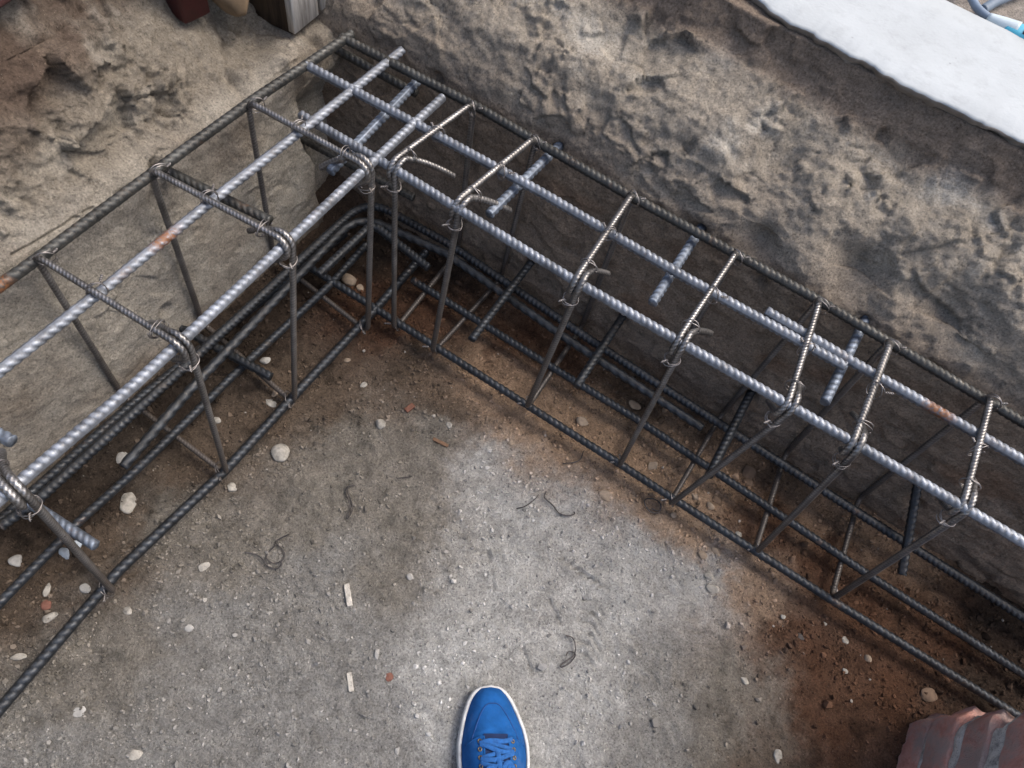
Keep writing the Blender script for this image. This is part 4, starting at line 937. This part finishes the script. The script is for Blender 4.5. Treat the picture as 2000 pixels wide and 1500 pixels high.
    # eyestays: two raised flaps that carry the eyelets, the tongue between them
    for sg in (-1, 1):
        a = np.linspace(.078, .185, 40); e = np.linspace(.40, .93, 14); A, E = np.meshgrid(a, e, indexing='ij')
        A2 = A - .013 * (1 - ((E - .40) / .53)) * 0 + .012 * ((E - .40) / .53) ** 2 * sstep(.12, .078, A)
        P = surf(A2, E * sg, .0022); Lo = surf(A2, E * sg, -.001)
        mb = MB(); mb.add(P.reshape(-1, 3), grid_quads(40, 14) if sg < 0 else grid_quads(40, 14)[:, ::-1])
        edge = np.concatenate([P[::-1, 0], P[0, :]]); tube(mb, edge, .0013, 6); mb.build('eyestay', canvas, root)
    mb = MB(); a = np.linspace(.074, .205, 40); e = np.linspace(-.40, .40, 15); A, E = np.meshgrid(a, e, indexing='ij'); mb.add(surf(A, E, .0008).reshape(-1, 3), grid_quads(40, 15)); mb.build('tongue', dark, root)
    brass = plain_mat('brass_eyelet', (.22, .17, .10), .45, .8, .2)
    ey = [.0845, .096, .1075, .119, .1305, .142, .154]
    for u0 in ey:
        for sg in (-.54, .54):
            c0 = surf(u0, sg, .0030); tu = surf(u0 + .002, sg, .0030) - surf(u0 - .002, sg, .0030); tu /= np.linalg.norm(tu); ts = surf(u0, sg + .03, .0030) - surf(u0, sg - .03, .0030); ts /= np.linalg.norm(ts)
            th = np.linspace(0, 2 * np.pi, 17); mb = MB(); tube(mb, [c0 + tu * .0026 * math.cos(x) + ts * .0026 * math.sin(x) for x in th], .0010, 6); mb.build('eyelet', brass, root)
    lace = plain_mat('blue_lace', (.012, .092, .30), .9, 0, .3, 200, .4, .0008)
    def ribbon(P, wd, th, nt=10):
        mb_ = MB(); P, _ = resample(P, .0016); T, N, B = frames(P)
        a = np.arange(nt) * 2 * np.pi / nt; up = np.array([0, 0, 1.0]); side = np.cross(T, up); side /= np.linalg.norm(side, axis=1)[:, None] + 1e-9; n2 = np.cross(side, T)
        V = P[:, None] + np.cos(a)[None, :, None] * side[:, None] * wd + np.sin(a)[None, :, None] * n2[:, None] * th
        m = len(P); V = np.concatenate([V.reshape(-1, 3), P[:1], P[-1:]]); k_ = np.arange(nt); k2 = (k_ + 1) % nt
        t_ = np.concatenate([np.stack([np.full(nt, m * nt), k2, k_], 1), np.stack([np.full(nt, m * nt + 1), (m - 1) * nt + k_, (m - 1) * nt + k2], 1)])
        return V, grid_quads(m, nt, True)[:, ::-1], t_
    mb = MB()
    for i, u0 in enumerate(ey):
        t = np.linspace(-1, 1, 20); skew = .005 if i % 2 else -.004
        P = surf(u0 + skew * t + .002 * np.sin(3 * t + i), t * .54, .0028 + .0030 * (1 - t * t)); mb.add(*ribbon(P, .0036, .0013))
        if i: P = surf(u0 - .0058 + .0055 * t * (1 if i % 2 else -1), t * .50, .0015 + .0026 * (1 - t * t)); mb.add(*ribbon(P, .0032, .0012))
    # bow: two loose ends lying towards the toe and one loop
    t = np.linspace(0, 1, 24)
    mb.add(*ribbon(surf(.165 - .07 * t, -.06 + .10 * np.sin(t * 2.4) - .02 * t, .009 - .003 * t), .0040, .0014))
    mb.add(*ribbon(surf(.160 - .045 * t, .10 + .22 * t, .010 - .004 * t), .0040, .0014))
    a = np.linspace(0, 2 * np.pi, 40); mb.add(*ribbon(surf(.140 + .026 * np.cos(a), .30 + .22 * np.sin(a), .008 + .002 * np.cos(a * 2)), .0036, .0013))
    mb.add(*ribbon(surf(.145 + .024 * np.cos(a), -.26 + .20 * np.sin(a), .009 + .002 * np.cos(a * 2)), .0036, .0013))
    mb.build('laces', lace, root)
    # padded collar and lining of the opening
    th = np.linspace(0, 2 * np.pi, 60); mb = MB()
    tube(mb, surf(.235 + .05 * np.cos(th) * 1.0, .62 * np.sin(th) * (.9), .0), .0045, 8); mb.build('collar', dark, root)
    mb = MB(); A, E = np.meshgrid(np.linspace(.18, .284, 20), np.linspace(-.62, .62, 14), indexing='ij'); P = surf(A, E, -.05); mb.add(P.reshape(-1, 3), grid_quads(20, 14)); mb.build('insole', dark, root)
sneaker()
